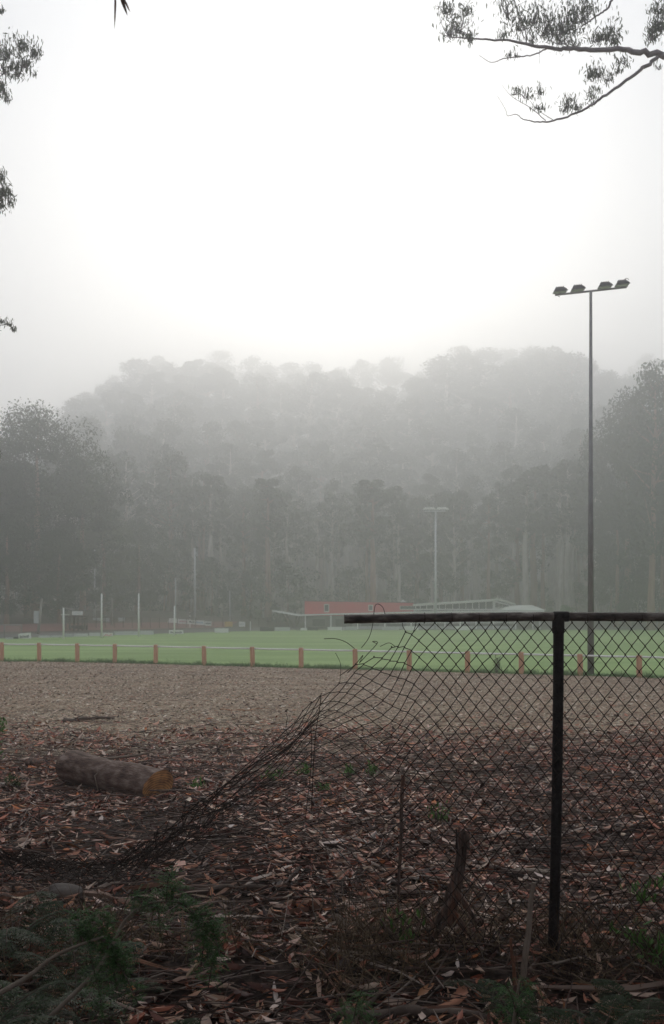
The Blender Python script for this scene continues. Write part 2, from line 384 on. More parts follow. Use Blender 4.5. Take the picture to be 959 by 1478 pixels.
# line of the bollards (photo px of post feet, depth from level ground at FZ)
BOL = [(-52, 955.2), (3, 955), (57, 955), (112, 956), (166, 957), (225, 958.5), (295, 960.5), (365, 962.5), (435, 964.5), (513, 966.5), (591, 968.5), (675, 971), (753, 973), (838, 975.5), (923, 978), (1012, 981)]
BP = [P(x, 888+(y-888), (EYE-FZ)*F/(y-888)) for x, y in BOL]
near_edge = [(-36, 62), (-32, 55), (-24, 50)]+[(p[0], p[1]-.12) for p in BP]+[(20, 30.5), (34, 30), (60, 42), (74, 75), (78, 110)]
far = [(x, edge(x)) for x in (70, 58, 45, 30, 20, 10, 0, -5, -10, -14, -18, -21, -24, -26, -28, -31, -34)]+[(-37, 72)]
def dense(poly, step=.25):
    out = []
    for (x0, y0), (x1, y1) in zip(poly, poly[1:]+poly[:1]):
        n = max(1, int(math.hypot(x1-x0, y1-y0)/(step if max(abs(x0), abs(x1)) < 17 and y0 < 60 else 3)))
        for k in range(n):
            x = x0+(x1-x0)*k/n; y = y0+(y1-y0)*k/n
            if y < 60: y += .35*(float(fbm(x*1.7, y, 21))-.5)
            out.append((x, y))
    return out
poly = dense(near_edge+far)
link('grass_field', new_mesh('grass_field', [(x, y, FZ+.015) for x, y in poly], [tuple(range(len(poly)))]), M['field'], kind='structure')
V = []; Fc = []
for i, px in enumerate(np.linspace(330, 900, 60)):
    Y = (EYE-FZ)*F/(np.interp(px, [330, 560, 720, 900], [931.5, 929.5, 927, 925.5])-888); X = (px-479.5)/F*Y
    V += [(X, Y-.12, FZ+.024), (X, Y+.12, FZ+.024)]
    if i: Fc.append((2*i-2, 2*i, 2*i+1, 2*i-1))
link('boundary_line', new_mesh('boundary_line', V, Fc), mat('field_paint', (.22, .34, .16), (.60, .64, .56), 2.5, .9), kind='structure')
# grey track round the far side of the oval and the red ball court behind it
def strip(name, pts, d0, d1, m, dz):
    V = []; Fc = []; n = 6
    for i, x in enumerate(pts):
        for k in range(n+1):
            y = float(edge(x))+d0+(d1-d0)*k/n; V.append((x, y, tz(x, y)+dz))
    for i in range(len(pts)-1):
        for k in range(n):
            q = i*(n+1)+k; Fc.append((q, q+n+1, q+n+2, q+1))
    link(name, new_mesh(name, V, Fc), m, kind='structure')
strip('track', np.linspace(-40, 48, 60), .3, 9, M['asphalt'], .03)
strip('ball_court', np.linspace(-37, -14, 24), 12, 27, M['court'], .05)

# ------------------------------------------------------------ leaf litter, gravel stones, twigs
def inview(n, y0, y1, extra=1.0, power=1.0):
    y = y0+(y1-y0)*rng.random(n*2)
    keep = rng.random(n*2) < (y/3+extra)/(y1/3+extra)
    y = y[keep][:n]; x = rng.uniform(-1, 1, len(y))*(y/3+extra)
    return x, y
x, y = inview(135000, 3.0, 18, 1.5)
dens = fbm(x*1.1, y*1.1, 31)
keep = (rng.random(len(x)) < np.maximum(sm(.30, .55, dens)*.75+.25, 1-sm(4.4, 5.2, y))) & (rng.random(len(x)) < 1-.97*sm(9.5, 16.5, y+4*(fbm(x*.4, y*.4, 12)-.5)))
x, y = x[keep], y[keep]; n = len(x)
pos = np.stack([x, y, terrain(x, y)+rng.uniform(.002, .04, n)**1], 1)
ln = .03+.12*rng.random(n)**1.5*np.where(rng.random(n) < .08, 1.5, 1); wd = ln*rng.uniform(.10, .34, n)
me = scatter('leaf_litter', LEAF_V, LEAF_F, pos, rots(n, rng, .34, None, .6), np.stack([ln, wd, ln*rng.uniform(-2.5, 3.5, n)], 1))
link('leaf_litter', me, M['litter'], kind='stuff')
x, y = inview(125000, 9.5, 46, 1.5)
keep = rng.random(len(x)) < sm(9.5, 13, y+2*(fbm(x*.5, y*.5, 17)-.5))*(.35+.65*sm(.35, .6, fbm(x*.8, y*.3, 18)))
keep &= rng.random(len(x)) < .25+.75*sm(.36, .56, fbm(x*.10+.1*y, y*.75, 77))
x, y = x[keep], y[keep]
be = np.interp(x, [p[0] for p in BP], [p[1] for p in BP])-.15
k2 = y < be; x, y = x[k2], y[k2]; n = len(x)
pos = np.stack([x, y, terrain(x, y)+.004], 1)
OV = [(-.5, 0, 0), (0, .45, 0), (.5, .1, 0), (0, -.5, 0), (0, 0, .4), (.1, 0, -.3)]
OF = [(0, 3, 4), (3, 2, 4), (2, 1, 4), (1, 0, 4)]
sz = rng.uniform(.015, .05, n)*np.where(rng.random(n) < .04, 1.8, 1)
me = scatter('gravel', OV, OF, pos, rots(n, rng, .2, None, .2), np.stack([sz, sz*.8, sz*.7], 1))
link('gravel', me, M['chip'], kind='stuff')
x, y = inview(60000, 10, 45, 1.5); q_ = y < np.interp(x, [p[0] for p in BP], [p[1] for p in BP])-.2; x, y = x[q_], y[q_]; n = len(x)
pos = np.stack([x, y, terrain(x, y)+.012], 1); ln = rng.uniform(.03, .11, n)*np.where(rng.random(n) < .1, 1.5, 1)
link('scattered_leaves', scatter('scattered_leaves', LEAF_V, LEAF_F, pos, rots(n, rng, .15, None, .3), np.stack([ln, ln*.32, ln], 1)), M['chip_leaf'], kind='stuff')
# twigs
x, y = inview(13000, 3.0, 18, 1.5); q_ = rng.random(len(x)) < 1-.97*sm(9.5, 16, y+3*(fbm(x*.4, y*.4, 12)-.5)); x, y = x[q_], y[q_]; n = len(x)
TWV = [(-.5, -.5, -.3), (-.5, .5, -.3), (-.5, 0, .6), (.0, -.5, -.3), (.0, .5, -.3), (.0, 0, .6), (.5, -.2, -.1), (.5, .2, -.1), (.5, 0, .2)]
TWV = [(a_, b_+(3.0 if abs(a_) < .1 else 0)*1.0, c_+(1.5 if abs(a_) < .1 else 0)) for a_, b_, c_ in TWV]
TWF = [(0, 1, 4, 3), (1, 2, 5, 4), (2, 0, 3, 5), (3, 4, 7, 6), (4, 5, 8, 7), (5, 3, 6, 8)]
ln = rng.uniform(.12, .7, n)*np.where(rng.random(n) < .1, 1.8, 1); th = rng.uniform(.003, .010, n)
pos = np.stack([x, y, terrain(x, y)+rng.uniform(.012, .05, n)], 1)
yaw = rng.normal(0, .8, n)+np.where(rng.random(n) < .25, 1.2, 0)
link('fallen_twigs', scatter('fallen_twigs', TWV, TWF, pos, rots(n, rng, .10, yaw, .4), np.stack([ln, th, th], 1)), M['stick'], kind='stuff')

mb = MB()
for k in range(480):
    y0 = random.uniform(3.3, 12.0); x0 = random.uniform(-1, 1)*(y0/3+.8); L_ = random.uniform(.2, 1.1); a_ = random.gauss(0, .55) if random.random() < .75 else random.uniform(0, 3.14)
    wv_ = random.uniform(-.25, .25); pts_ = []
    for u in np.linspace(-.5, .5, 5):
        xx = x0+L_*u*math.cos(a_)-wv_*L_*(u*u)*math.sin(a_); yy = y0+L_*u*math.sin(a_)+wv_*L_*(u*u)*math.cos(a_)
        pts_.append((xx, yy, tz(xx, yy)+.03+.012*math.sin(u*9+k)))
    w0 = random.uniform(.005, .022); mb.tube(pts_, [w0*.5, w0, w0*1.1, w0*.9, w0*.3], 5, True, random.choice([.25, .35, 1.0]))
mb.obj('bark_litter', M['bark_piece'], None, 'stuff')
# blades: shared by grass strip and dead grass
BLV = [(-.5, 0, 0), (.5, 0, 0), (.35, .10, .5), (-.35, .10, .5), (.0, .42, 1.0), (-.02, .42, 1.0)]
BLF = [(0, 1, 2, 3), (3, 2, 4, 5)]
def blades(name, x, y, z, h, wd, m, lean=.35):
    n = len(x); pos = np.stack([x, y, z], 1)
    ob = link(name, scatter(name, BLV, BLF, pos, rots(n, rng, lean, None, lean), np.stack([wd, h, h], 1)), m, kind='stuff'); return ob
bx = rng.uniform(-18, 13.5, 26000); by = np.interp(bx, [p[0] for p in BP], [p[1] for p in BP])+rng.normal(.0, .10, 26000)+.25*rng.random(26000)**2*6*(rng.random(26000) < .5)
blades('edge_grass', bx, by, np.full(26000, FZ+.01), rng.uniform(.03, .11, 26000)*(1+1.2*(fbm(bx*2, by, 40) > .58)), np.full(26000, .012), M['grass'])
# dead tussocks along the wire fence
cx = rng.uniform(-1.9, 2.6, 75); cy = 5.05+rng.normal(0, .22, 75); k = rng.integers(0, 75, 2900)
gxx = cx[k]+rng.normal(0, .07, 2900); gyy = cy[k]+rng.normal(0, .07, 2900)
blades('dead_grass', gxx, gyy, terrain(gxx, gyy), rng.uniform(.10, .40, 2900), rng.uniform(.003, .009, 2900), M['dead'], .75)

# ------------------------------------------------------------ fallen timber as separate things
def ground_pt(px, py, lift=0.0):
    """point of the floor seen at that pixel"""
    Y = EYE*F/(py-888)
    for _ in range(12):
        x_ = (px-479.5)/F*Y; Y += .6*((EYE-tz(x_, Y)-lift)*F/(py-888)-Y)
    return np.array([(px-479.5)/F*Y, Y, tz((px-479.5)/F*Y, Y)+lift])
def fallen(name, pix, rad, m, label, cat, squash=1.0, wig=.02, twigs=0, rr=None):
    pts = np.array([ground_pt(a_, b_, rad*.7) for a_, b_ in pix])
    c = curve(pts, 7); c[:, 2] += np.array([wig*math.sin(i*1.3) for i in range(len(c))]); c[:, 1] += np.array([wig*math.sin(i*.9+1) for i in range(len(c))])
    o0 = c.mean(0).copy(); o0[2] = c[:, 2].min()
    mb = MB(); r = np.linspace(1, .55, len(c))*rad*(1+.12*np.sin(np.arange(len(c))*2.1)); mb.tube(c-o0, r, 7, True, squash)
    for t in range(twigs):
        i = random.randrange(2, len(c)-1); p = c[i]-o0; d = np.array([random.uniform(-.3, .3), random.uniform(-.2, .2), random.uniform(.05, .16)])
        mb.tube([p, p+d*.6, p+d*1.1+np.array([.03, 0, -.01])], [rad*.35, rad*.25, rad*.12], 5)
    ob = mb.obj(name, m, smooth=True); ob.location = o0; tag(ob, label, cat); return ob
FB = [
 ('fallen_branch', [(92, 1041), (125, 1037), (165, 1036)], .035, 'branch', 'short dark branch lying alone on the grey gravel at left', 'branch', 1, .01, 2),
 ('bark_strip', [(318, 1024), (350, 1025), (388, 1022)], .02, 'orange_bark', 'thin reddish bark strip lying on the gravel left of the broken fence', 'bark', .4, .01, 0),
 ('fallen_stick', [(93, 1061), (125, 1059), (158, 1060)], .016, 'branch', 'thin dark stick on gravel just behind the sawn log', 'stick', 1, .01, 0),
 ('fallen_stick', [(40, 1128), (90, 1130), (150, 1132), (175, 1130)], .014, 'pale_branch', 'pale stick running up against the front of the sawn log', 'stick', 1, .01, 1),
 ('fallen_stick', [(0, 1155), (30, 1168), (65, 1190)], .014, 'branch', 'long thin stick slanting down at the left edge beside orange bark', 'stick', 1, .008, 1),
 ('bark_strip', [(20, 1163), (50, 1165), (72, 1168)], .04, 'orange_bark', 'bright orange curl of bark at the left edge', 'bark', .3, .01, 0),
 ('bark_strip', [(62, 1193), (100, 1196), (130, 1196)], .035, 'orange_bark', 'flat orange bark piece above the crumpled wire at left', 'bark', .3, .01, 0),
 ('fallen_stick', [(5, 1185), (80, 1193), (150, 1192)], .015, 'branch', 'dark stick lying level above the crumpled wire bundle', 'stick', 1, .01, 1),
 ('fallen_stick', [(255, 1118), (300, 1113), (345, 1115)], .015, 'branch', 'dark stick just right of the orange sawn log end', 'stick', 1, .008, 1),
 ('fallen_branch', [(130, 1160), (170, 1162), (215, 1166)], .02, 'pale_branch', 'greyish branch lying in litter in front of the sawn log', 'branch', 1, .008, 0),
 ('fallen_stick', [(250, 1102), (300, 1105), (345, 1104)], .012, 'branch', 'thin stick along the gravel edge right of the sawn log', 'stick', 1, .006, 0),
 ('bark_strip', [(465, 1157), (510, 1160), (560, 1156), (600, 1148)], .034, 'orange_bark', 'long orange bark strip seen through the sagging wire mesh', 'bark', .4, .012, 0),
 ('bark_strip', [(300, 1235), (370, 1243), (450, 1247), (560, 1243)], .022, 'barkstrip', 'long reddish bark strip below the sagging mesh', 'bark', .6, .008, 0),
 ('fallen_branch', [(255, 1287), (330, 1283), (400, 1280), (480, 1272)], .026, 'branch', 'dark branch lying level right of the feathery green sapling', 'branch', 1, .01, 2),
 ('fallen_branch', [(530, 1207), (580, 1212), (640, 1222), (665, 1228)], .022, 'branch', 'brown branch left of the rotten stump top', 'branch', 1, .012, 1),
 ('fallen_branch', [(675, 1252), (715, 1238), (760, 1222)], .022, 'pale_branch', 'pale branch slanting up between the rotten stump and steel post', 'branch', 1, .01, 1),
 ('fallen_branch', [(690, 1225), (730, 1222), (780, 1218)], .020, 'branch', 'reddish brown branch right of the rotten stump top', 'branch', 1, .01, 0),
 ('fallen_branch', [(700, 1254), (780, 1260), (860, 1264), (975, 1262)], .026, 'pale_branch', 'long straight pale branch crossing behind the steel post at right', 'branch', 1, .006, 0),
 ('fallen_branch', [(812, 1203), (870, 1199), (930, 1190)], .020, 'pale_branch', 'curved pale branch right of the post above the long straight one', 'branch', 1, .01, 0),
 ('fallen_stick', [(872, 1216), (905, 1240), (935, 1262)], .009, 'pale_branch', 'thin pale stick slanting down to the long branch at right', 'stick', 1, .004, 0),
 ('fallen_stick', [(888, 1219), (915, 1237), (950, 1255)], .008, 'pale_branch', 'second thinner pale stick slanting beside the first at right', 'stick', 1, .004, 0),
 ('fallen_branch', [(545, 1275), (600, 1270), (650, 1268)], .025, 'branch', 'flat grey brown branch at the left of the rotten stump foot', 'branch', .7, .01, 1),
 ('fallen_branch', [(480, 1330), (520, 1342), (560, 1350), (600, 1372)], .040, 'branch', 'thick grey curved branch lying left of the rotten stump base', 'branch', .8, .012, 1),
 ('fallen_branch', [(540, 1322), (600, 1310), (650, 1290)], .024, 'branch', 'dark branch sloping up to the rotten stump base', 'branch', 1, .012, 1),
 ('bark_strip', [(610, 1330), (622, 1320), (636, 1310)], .022, 'pale_branch', 'short pale bark shard left of the rotten stump base', 'bark', .3, .0, 0),
 ('fallen_branch', [(820, 1310), (880, 1303), (959, 1297)], .024, 'branch', 'dark branch in shadow right of the steel post foot', 'branch', 1, .01, 1),
 ('fallen_branch', [(480, 1470), (600, 1462), (720, 1468)], .035, 'branch', 'thick dark branch along the bottom edge at centre', 'branch', 1, .01, 1),
 ('fallen_stick', [(615, 1430), (650, 1420), (700, 1415)], .014, 'branch', 'brown stick in the shaded litter at bottom centre', 'stick', 1, .01, 1),
 ('fallen_branch', [(560, 1090), (590, 1094), (620, 1098)], .025, 'branch', 'dark broken branch at the gravel edge behind the mesh', 'branch', 1, .01, 1),
 ('fallen_branch', [(320, 1128), (365, 1133), (420, 1128)], .028, 'branch', 'charred branch in the litter behind the sagging mesh edge', 'branch', 1, .012, 2),
 ('fallen_branch', [(840, 1085), (900, 1092), (965, 1094)], .02, 'branch', 'dark branch at the gravel edge right of the post', 'branch', 1, .01, 0),
 ('fallen_stick', [(620, 1170), (700, 1160), (800, 1146), (900, 1140)], .010, 'branch', 'long thin stick seen through the mesh crossing behind the post', 'stick', 1, .004, 0),
 ('fallen_branch', [(395, 1190), (440, 1205), (500, 1226), (520, 1232)], .022, 'branch', 'dark branch slanting down through the litter behind low mesh', 'branch', 1, .01, 1),
]
for nm, pix, rad, m, lab, cat, sq, wg, tw in FB: fallen(nm, pix, rad, M[m], lab, cat, sq, wg, tw)

# sawn log
A_ = ground_pt(104, 1128); B_ = ground_pt(229, 1151)
lr = .165; A_[2] += lr*.80; B_[2] += lr*.80
lg = empty('sawn_log', tuple((A_+B_)/2-np.array([0, 0, lr*.86])), 'thick sawn log with a fresh orange cut end lying at the gravel edge', 'log')
d = B_-A_; ll = np.linalg.norm(d); lg.rotation_euler = (0, 0, math.atan2(d[1], d[0]))
# the log lies along local x, cut end towards the camera side
mb = MB(); nL = 26; ring = 28; V = []; ang = np.arange(ring)*2*math.pi/ring
ring_r = lambda t, a_: lr*(1.0+.05*math.sin(2*a_+1)+.035*math.sin(3*a_+t*4)+.10*max(0, 1-t*6)+.03*math.sin(t*11))*(1+.03*random.uniform(-1, 1))
endr = None
for i in range(nL+1):
    t = i/nL; xx = -ll/2+ll*t
    rr_ = np.array([ring_r(t, a_) for a_ in ang])
    skew = .0
    if i == nL: rr_ = rr_*1.0; endr = rr_
    V.append(np.stack([np.full(ring, xx)+(.035*np.sin(ang) if i == nL else 0), rr_*np.cos(ang), lr*.86+rr_*np.sin(ang)], 1))
Fc = [(i*ring+j, i*ring+(j+1) % ring, (i+1)*ring+(j+1) % ring, (i+1)*ring+j) for i in range(nL) for j in range(ring)]
Fc.append(tuple(range(ring-1, -1, -1))); mb.add(np.concatenate(V), Fc); mb.obj('bark', M['log'], lg, smooth=True)
cf = MB(); V = V[-1].copy(); V[:, 0] += .004; V[:, 1] *= .975; V[:, 2] = lr*.86+(V[:, 2]-lr*.86)*.975
cen = V.mean(0, keepdims=True); cf.add(np.vstack([V, V+np.array([-.03, 0, 0]), cen]), [(j, (j+1) % ring, 2*ring) for j in range(ring)]+[(j+ring, (j+1) % ring+ring, (j+1) % ring, j) for j in range(ring)])
cfo = cf.obj('cut_face', M['sawn'], lg)
mb = MB(); mb.tube([(-.25, .05, lr*1.7), (-.05, .30, lr*1.9), (.12, .42, lr*2.15)], [.016, .012, .005], 5); mb.obj('side_twig', M['pale_branch'], lg)
mb = MB(); mb.tube([(.05, -.19, .02), (.02, -.21, .17), (.08, -.19, .22), (.17, -.16, .28)], [.006, .006, .005, .003], 5); mb.obj('side_twig', M['pale_branch'], lg)

# standing bits by the fence
def stake(name, foot, top, Y, r0, r1, m, label, cat, n=8, rough=0, splinter=0):
    b_ = np.array(P(*foot, Y)); b_[2] = tz(b_[0], Y)-.03; t_ = np.array(P(*top, Y)); o = b_.copy()
    k = 9; pts = np.array([b_+(t_-b_)*i/(k-1) for i in range(k)]); pts[:, 0] += rough*np.sin(np.arange(k)*1.7)
    r = np.linspace(r0, r1, k); mb = MB(); mb.tube(pts-o, r, n)
    Vv = mb.V[0]; Vv += np.random.default_rng(3).normal(0, rough*.35+1e-5, Vv.shape)
    for j in range(splinter):
        a_ = j*1.9; p = pts[-1]-o+np.array([r1*.55*math.cos(a_), r1*.55*math.sin(a_), -.02])
        mb.tube([p-np.array([0, 0, .08]), p, p+np.array([0.004*math.cos(a_), 0, .015+.02*(j % 2)])], [r1*.42, r1*.4, r1*.12], 5)
    ob = mb.obj(name, m); ob.location = o; tag(ob, label, cat); return ob
rp_ = curve([P(a_, b_, 5.15) for a_, b_ in ((645, 1335), (650, 1305), (659, 1272), (665, 1245), (667, 1222), (667, 1204))], 5); ro = rp_[0].copy(); ro[2] = tz(ro[0], ro[1])
mb = MB(); mb.tube(rp_-ro, np.interp(np.arange(len(rp_)), [0, 5, 12, 18, 22, 25], [.050, .036, .027, .026, .030, .035]), 13, True, .6)
Vv = mb.V[0]; aa = np.arctan2(Vv[:, 1], Vv[:, 0]-np.repeat((rp_-ro)[:, 0], 13)); Vv[:, 0] += .005*np.sin(aa*5+Vv[:, 2]*9); Vv[:, 1] += .005*np.cos(aa*4+Vv[:, 2]*13); Vv[-13:, 2] += .016*np.sin(np.arange(13)*2.3)
for j_ in range(5):
    p_ = (rp_-ro)[-1]+np.array([.03*math.cos(j_*1.9+.4), .015*math.sin(j_*1.9), -.03]); mb.tube([p_-np.array([0, 0, .05]), p_, p_+np.array([.008*(j_-2), 0, .045+.012*(j_ % 3)])], [.012, .010, .002], 5)
for j_ in range(4):
    p_ = (rp_-ro)[2+j_*2]; mb.tube([p_, p_+np.array([.05*(1 if j_ % 2 else -1), -.02, -.06]), p_+np.array([.12*(1 if j_ % 2 else -1), -.03, -.16])], [.024, .018, .006], 6)
ob = mb.obj('rotten_post', M['rot']); ob.location = ro; tag(ob, 'splintered rotten timber stub, jagged at its top, left of the steel post', 'post stub')
stake('thin_stake', (574, 1268), (582, 1119), 5.5, .007, .012, M['rot'], 'thin dark stake leaning in the wire mesh left of the rotten stub', 'stake', 7, .003)
stake('upright_stick', (753, 1408), (770, 1274), 4.75, .018, .011, M['pale_branch'], 'pale upright stick leaning just left of the steel post', 'stick', 7, .003)
stake('short_upright_stick', (747, 1408), (737, 1354), 4.7, .012, .006, M['barkstrip'], 'short brown upright stick left of the pale leaning stick', 'stick', 6, .002)
# pale stone by the wire bundle
import bmesh
def rock(name, at, s, m, label):
    bm = bmesh.new(); bmesh.ops.create_icosphere(bm, subdivisions=3, radius=1)
    for v in bm.verts:
        c = v.co; k = 1+.5*(float(fbm(np.array(c.x*1.7+5), np.array(c.y*1.7+c.z*1.3), 3))-.5); v.co = Vector((c.x*s[0]*k, c.y*s[1]*k, c.z*s[2]*k))
    me = bpy.data.meshes.new(name); bm.to_mesh(me); bm.free()
    me.polygons.foreach_set('use_smooth', [True]*len(me.polygons))
    o = link(name, me, m); o.location = at; tag(o, label, 'stone'); return o
gp = ground_pt(95, 1300); rock('stone', (gp[0], gp[1], gp[2]+.05), (.11, .07, .06), M['rock'], 'grey stone under the crumpled wire at lower left')
gp = ground_pt(50, 1106); rock('dirt_clod', (gp[0], gp[1], gp[2]+.04), (.11, .09, .06), M['rot'], 'dark clod of earth and roots left of the sawn log')

# ------------------------------------------------------------ wire fence
fence = empty('chain_link_fence', P(806, 1391, 5.0), 'rusty chain link fence with open ended top rail and torn sagging mesh', 'fence')
FO = np.array(fence.location)
def fp(px, py, Y=5.0): return np.array(P(px, py, Y))-FO
# top rail: hollow open pipe
mb = MB(); n = 20; ang = np.arange(n)*2*math.pi/n
rx = [497, 520, 600, 700, 790, 822, 900, 1000, 1180]; ry = [893.5, 893.3, 892, 890.5, 890, 890, 890.2, 890.6, 891.5]
cur = curve([fp(a_, b_) for a_, b_ in zip(rx, ry)], 6); rr0 = .0225
V = []
for i, c in enumerate(cur):
    k = 1.0+.03*math.sin(i*2.2)
    V.append(np.stack([np.full(n, c[0]), c[1]+rr0*k*np.cos(ang), c[2]+rr0*k*np.sin(ang)], 1))
inner = []
for j, dx in enumerate((0, .12)):
    c = cur[0]; inner.append(np.stack([np.full(n, c[0]+dx), c[1]+rr0*.82*np.cos(ang), c[2]+rr0*.82*np.sin(ang)], 1))
V += inner; m_ = len(cur)
Fc = [(i*n+j, (i+1)*n+j, (i+1)*n+(j+1) % n, i*n+(j+1) % n) for i in range(m_-1) for j in range(n)]
Fc += [((m_)*n+j, j, (j+1) % n, m_*n+(j+1) % n) for j in range(n)]
Fc += [((m_+1)*n+j, m_*n+j, m_*n+(j+1) % n, (m_+1)*n+(j+1) % n) for j in range(n)]
Fc += [tuple((m_+1)*n+j for j in range(n))]
mb.add(np.concatenate(V), Fc); mb.obj('top_rail', M['rail'], fence, smooth=True)
# post with tee fitting
mb = MB(); mb.tube(curve([fp(797, 1400), fp(801, 1290), fp(804, 1150), fp(806, 1000), fp(806.5, 897)], 5), .0265, 18); mb.obj('post', M['post'], fence, smooth=True)
mb = MB(); mb.tube([fp(806, 914), fp(806, 912), fp(806.2, 896), fp(806.2, 888)], [.0285, .031, .0305, .029], 18); mb.tube([fp(799, 890), fp(801, 890), fp(819, 890), fp(821, 890)], [.0245, .0262, .0262, .0245], 16)
mb.obj('tee_fitting', M['post'], fence, smooth=True)
# next posts, outside the picture
mb = MB(); mb.tube([fp(1170, 1400), fp(1172, 897)], .0265, 14); mb.obj('post', M['post'], fence, smooth=True)

# woven mesh as a deformed diamond lattice
HW, HH = 9.75, 12.3
tp = [(700, 897), (660, 897), (630, 898), (603, 903), (588, 914), (572, 934), (548, 948), (519, 957), (491, 975), (463, 993), (440, 1022), (418, 1052), (387, 1082), (350, 1112), (318, 1140), (285, 1166), (235, 1205), (195, 1232), (160, 1247), (120, 1245), (80, 1238), (40, 1232), (0, 1228), (-60, 1222)]
tpc = curve([(a_, b_, 0) for a_, b_ in tp], 8)[:, :2]
arc = np.concatenate([[0], np.cumsum(np.linalg.norm(np.diff(tpc, axis=0), axis=1))])
SC = np.interp(arc, [0, 110, 240, 500, 900], [0, 105, 190, 325, 500])     # wire spacing along the edge stretches
bt = [(700, 1392), (640, 1388), (560, 1362), (500, 1330), (420, 1290), (350, 1268), (280, 1262), (200, 1268), (100, 1268), (0, 1262), (-60, 1256)]
bs = [0, 60, 120, 170, 215, 255, 290, 330, 385, 450, 500]
smax = SC[-1]
def wire_pt(i, j):
    xu = 806+i*HW*1.0; v = j*HH; vt = 40*HH
    wob = 2.2*math.sin(i*.35+j*.22)+1.5*math.sin(j*.5-i*.15)
    low = max(0, (j-20)/20.0)
    if xu >= 700:
        px = xu+wob*.5+low*low*6*math.sin(i*.2+1)-low*4; py = 897+v+1.5*math.sin(i*.4)+wob*.4*low; Y = 5.0-.018
        tw = (xu-700)/100
        return px, py, Y+.012*math.sin(i*.5+j*.3)*min(1, j/4)
    s = 700-xu
    if s > smax: return None
    f_ = np.interp(s, SC, arc); tx = np.interp(f_, arc, tpc[:, 0]); ty = np.interp(f_, arc, tpc[:, 1])
    bx_ = np.interp(s, bs, [q[0] for q in bt]); by_ = np.interp(s, bs, [q[1] for q in bt])
    t = v/vt; p = 1+.75*float(sm(110, 350, s)); tt = t**p
    # column starts following the plain vertical, then is dragged to the left
    px = tx+(bx_-tx)*tt; py = ty+(by_-ty)*tt
    slack = float(sm(60, 220, s))
    px += wob*(1+1.2*slack); py += wob*(.4+1.0*slack)
    if s > 245:
        cr = float(sm(245, 350, s)); h1 = float(_hash(np.array(i+500), np.array(j+50), 4)); h2 = float(_hash(np.array(i+500), np.array(j+50), 9))
        px += cr*(h1-.5)*22; py += cr*(h2-.35)*26
    D = 4.98+1.75*float(sm(80, 350, s))
    Y = D
    if py > 900:
        G = (EYE-.04)*F/(py-888)-.04
        Y = min(D, G)
    return px, py, Y
mb = MB(); rw = .0021
NODE = {}
def node(i, j):
    if (i, j) not in NODE:
        q = wire_pt(i, j)
        if q is None: NODE[(i, j)] = None
        else:
            p = np.array(P(*q)); g = tz(p[0], p[1])+.012+.04*float(_hash(np.array(i), np.array(j), 2))
            if p[2] < g and i < -10: p[2] = g
            NODE[(i, j)] = p-FO
    return NODE[(i, j)]
VV = []; FF = []; cnt = 0
imin = int((700-806-smax)/HW)-1
TRI = np.arange(4)*2*math.pi/4
def wire(a_, b_, r=rw, n=4):
    global cnt
    d = b_-a_; l_ = np.linalg.norm(d)
    if l_ < 1e-5: return
    d = d/l_; u = np.cross(d, (0, 1, 0.013)); u /= np.linalg.norm(u)+1e-9; v = np.cross(d, u)
    c = np.cos(TRI)[:, None]*u*r+np.sin(TRI)[:, None]*v*r
    VV.append(a_+c); VV.append(b_+c)
    for k in range(4):
        FF.append((cnt+k, cnt+(k+1) % 4, cnt+4+(k+1) % 4, cnt+4+k))
    cnt += 8
torn = lambda i, j: (-24 > i > -36 and j < 2 and (i*7+j*3) % 5 < 2)
for i in range(imin, 40):
    for j in range(0, 41):
        if (i+j) % 2: continue
        a_ = node(i, j)
        if a_ is None: continue
        for di in (-1, 1):
            if j+1 > 40: continue
            b_ = node(i+di, j+1)
            if b_ is None or np.linalg.norm(b_-a_) > .28: continue
            if torn(i, j): continue
            mid = (a_+b_)/2+np.array([0, .003*di, 0])+np.array([di*.0, 0, -.0])
            a2 = a_+np.array([di*.0015, .002*di, -.003]); b2 = b_+np.array([-di*.0015, -.002*di, .003])
            wire(a2, mid); wire(mid, b2)
        if not torn(i, j):
            wire(a_+np.array([-.0015, .002, .004]), a_+np.array([.0015, -.002, -.004]), rw*1.75)
wm = link('wire_mesh', new_mesh('wire_mesh', np.concatenate(VV), np.array(FF)), M['wire'], fence, 'stuff')
# loose broken wires and ties
def loose(pix, r=.0018, Y=5.0):
    m_ = MB(); m_.tube(curve([fp(a_, b_, Y+.02*math.sin(a_*.1)) for a_, b_ in pix], 8), r, 5); m_.obj('loose_wire', M['wire'], fence)
loose([(522, 935), (530, 925), (535, 915), (538.5, 900), (540, 885), (542, 874), (547, 872), (553, 877), (556, 886)])
loose([(512, 936), (500, 927), (485, 922), (468, 922)])
loose([(544, 929), (538, 926), (545, 928), (530, 945), (519, 957)])
loose([(519, 957), (524, 946), (512, 960), (491, 975)])
loose([(491, 985), (492, 960), (486, 945), (484, 943)], .0012)
loose([(450, 1170), (452, 1120), (456, 1060), (462, 1020), (464, 1000)], .0020)
loose([(441, 1180), (448, 1120), (450, 1080), (449, 1040)], .0016)
loose([(416, 1060), (413, 1050), (415, 1036), (413, 1030)], .0018)
loose([(588, 914), (582, 905), (581, 899)], .0018); loose([(597, 912), (600, 903), (601, 897)], .0018)
loose([(572, 934), (562, 928), (549, 933)], .0016)
for k_ in range(18):          # crumpled strands in the bundle
    x0 = random.uniform(-60, 250); pts_ = []
    for q in range(6):
        xx = x0+q*22; yy = np.interp(xx, [0, 120, 200, 300], [1235, 1248, 1238, 1170])+random.uniform(-14, 20)+(k_ % 4)*6
        pts_.append((xx, yy))
    loose(pts_, .0022, 6.35)
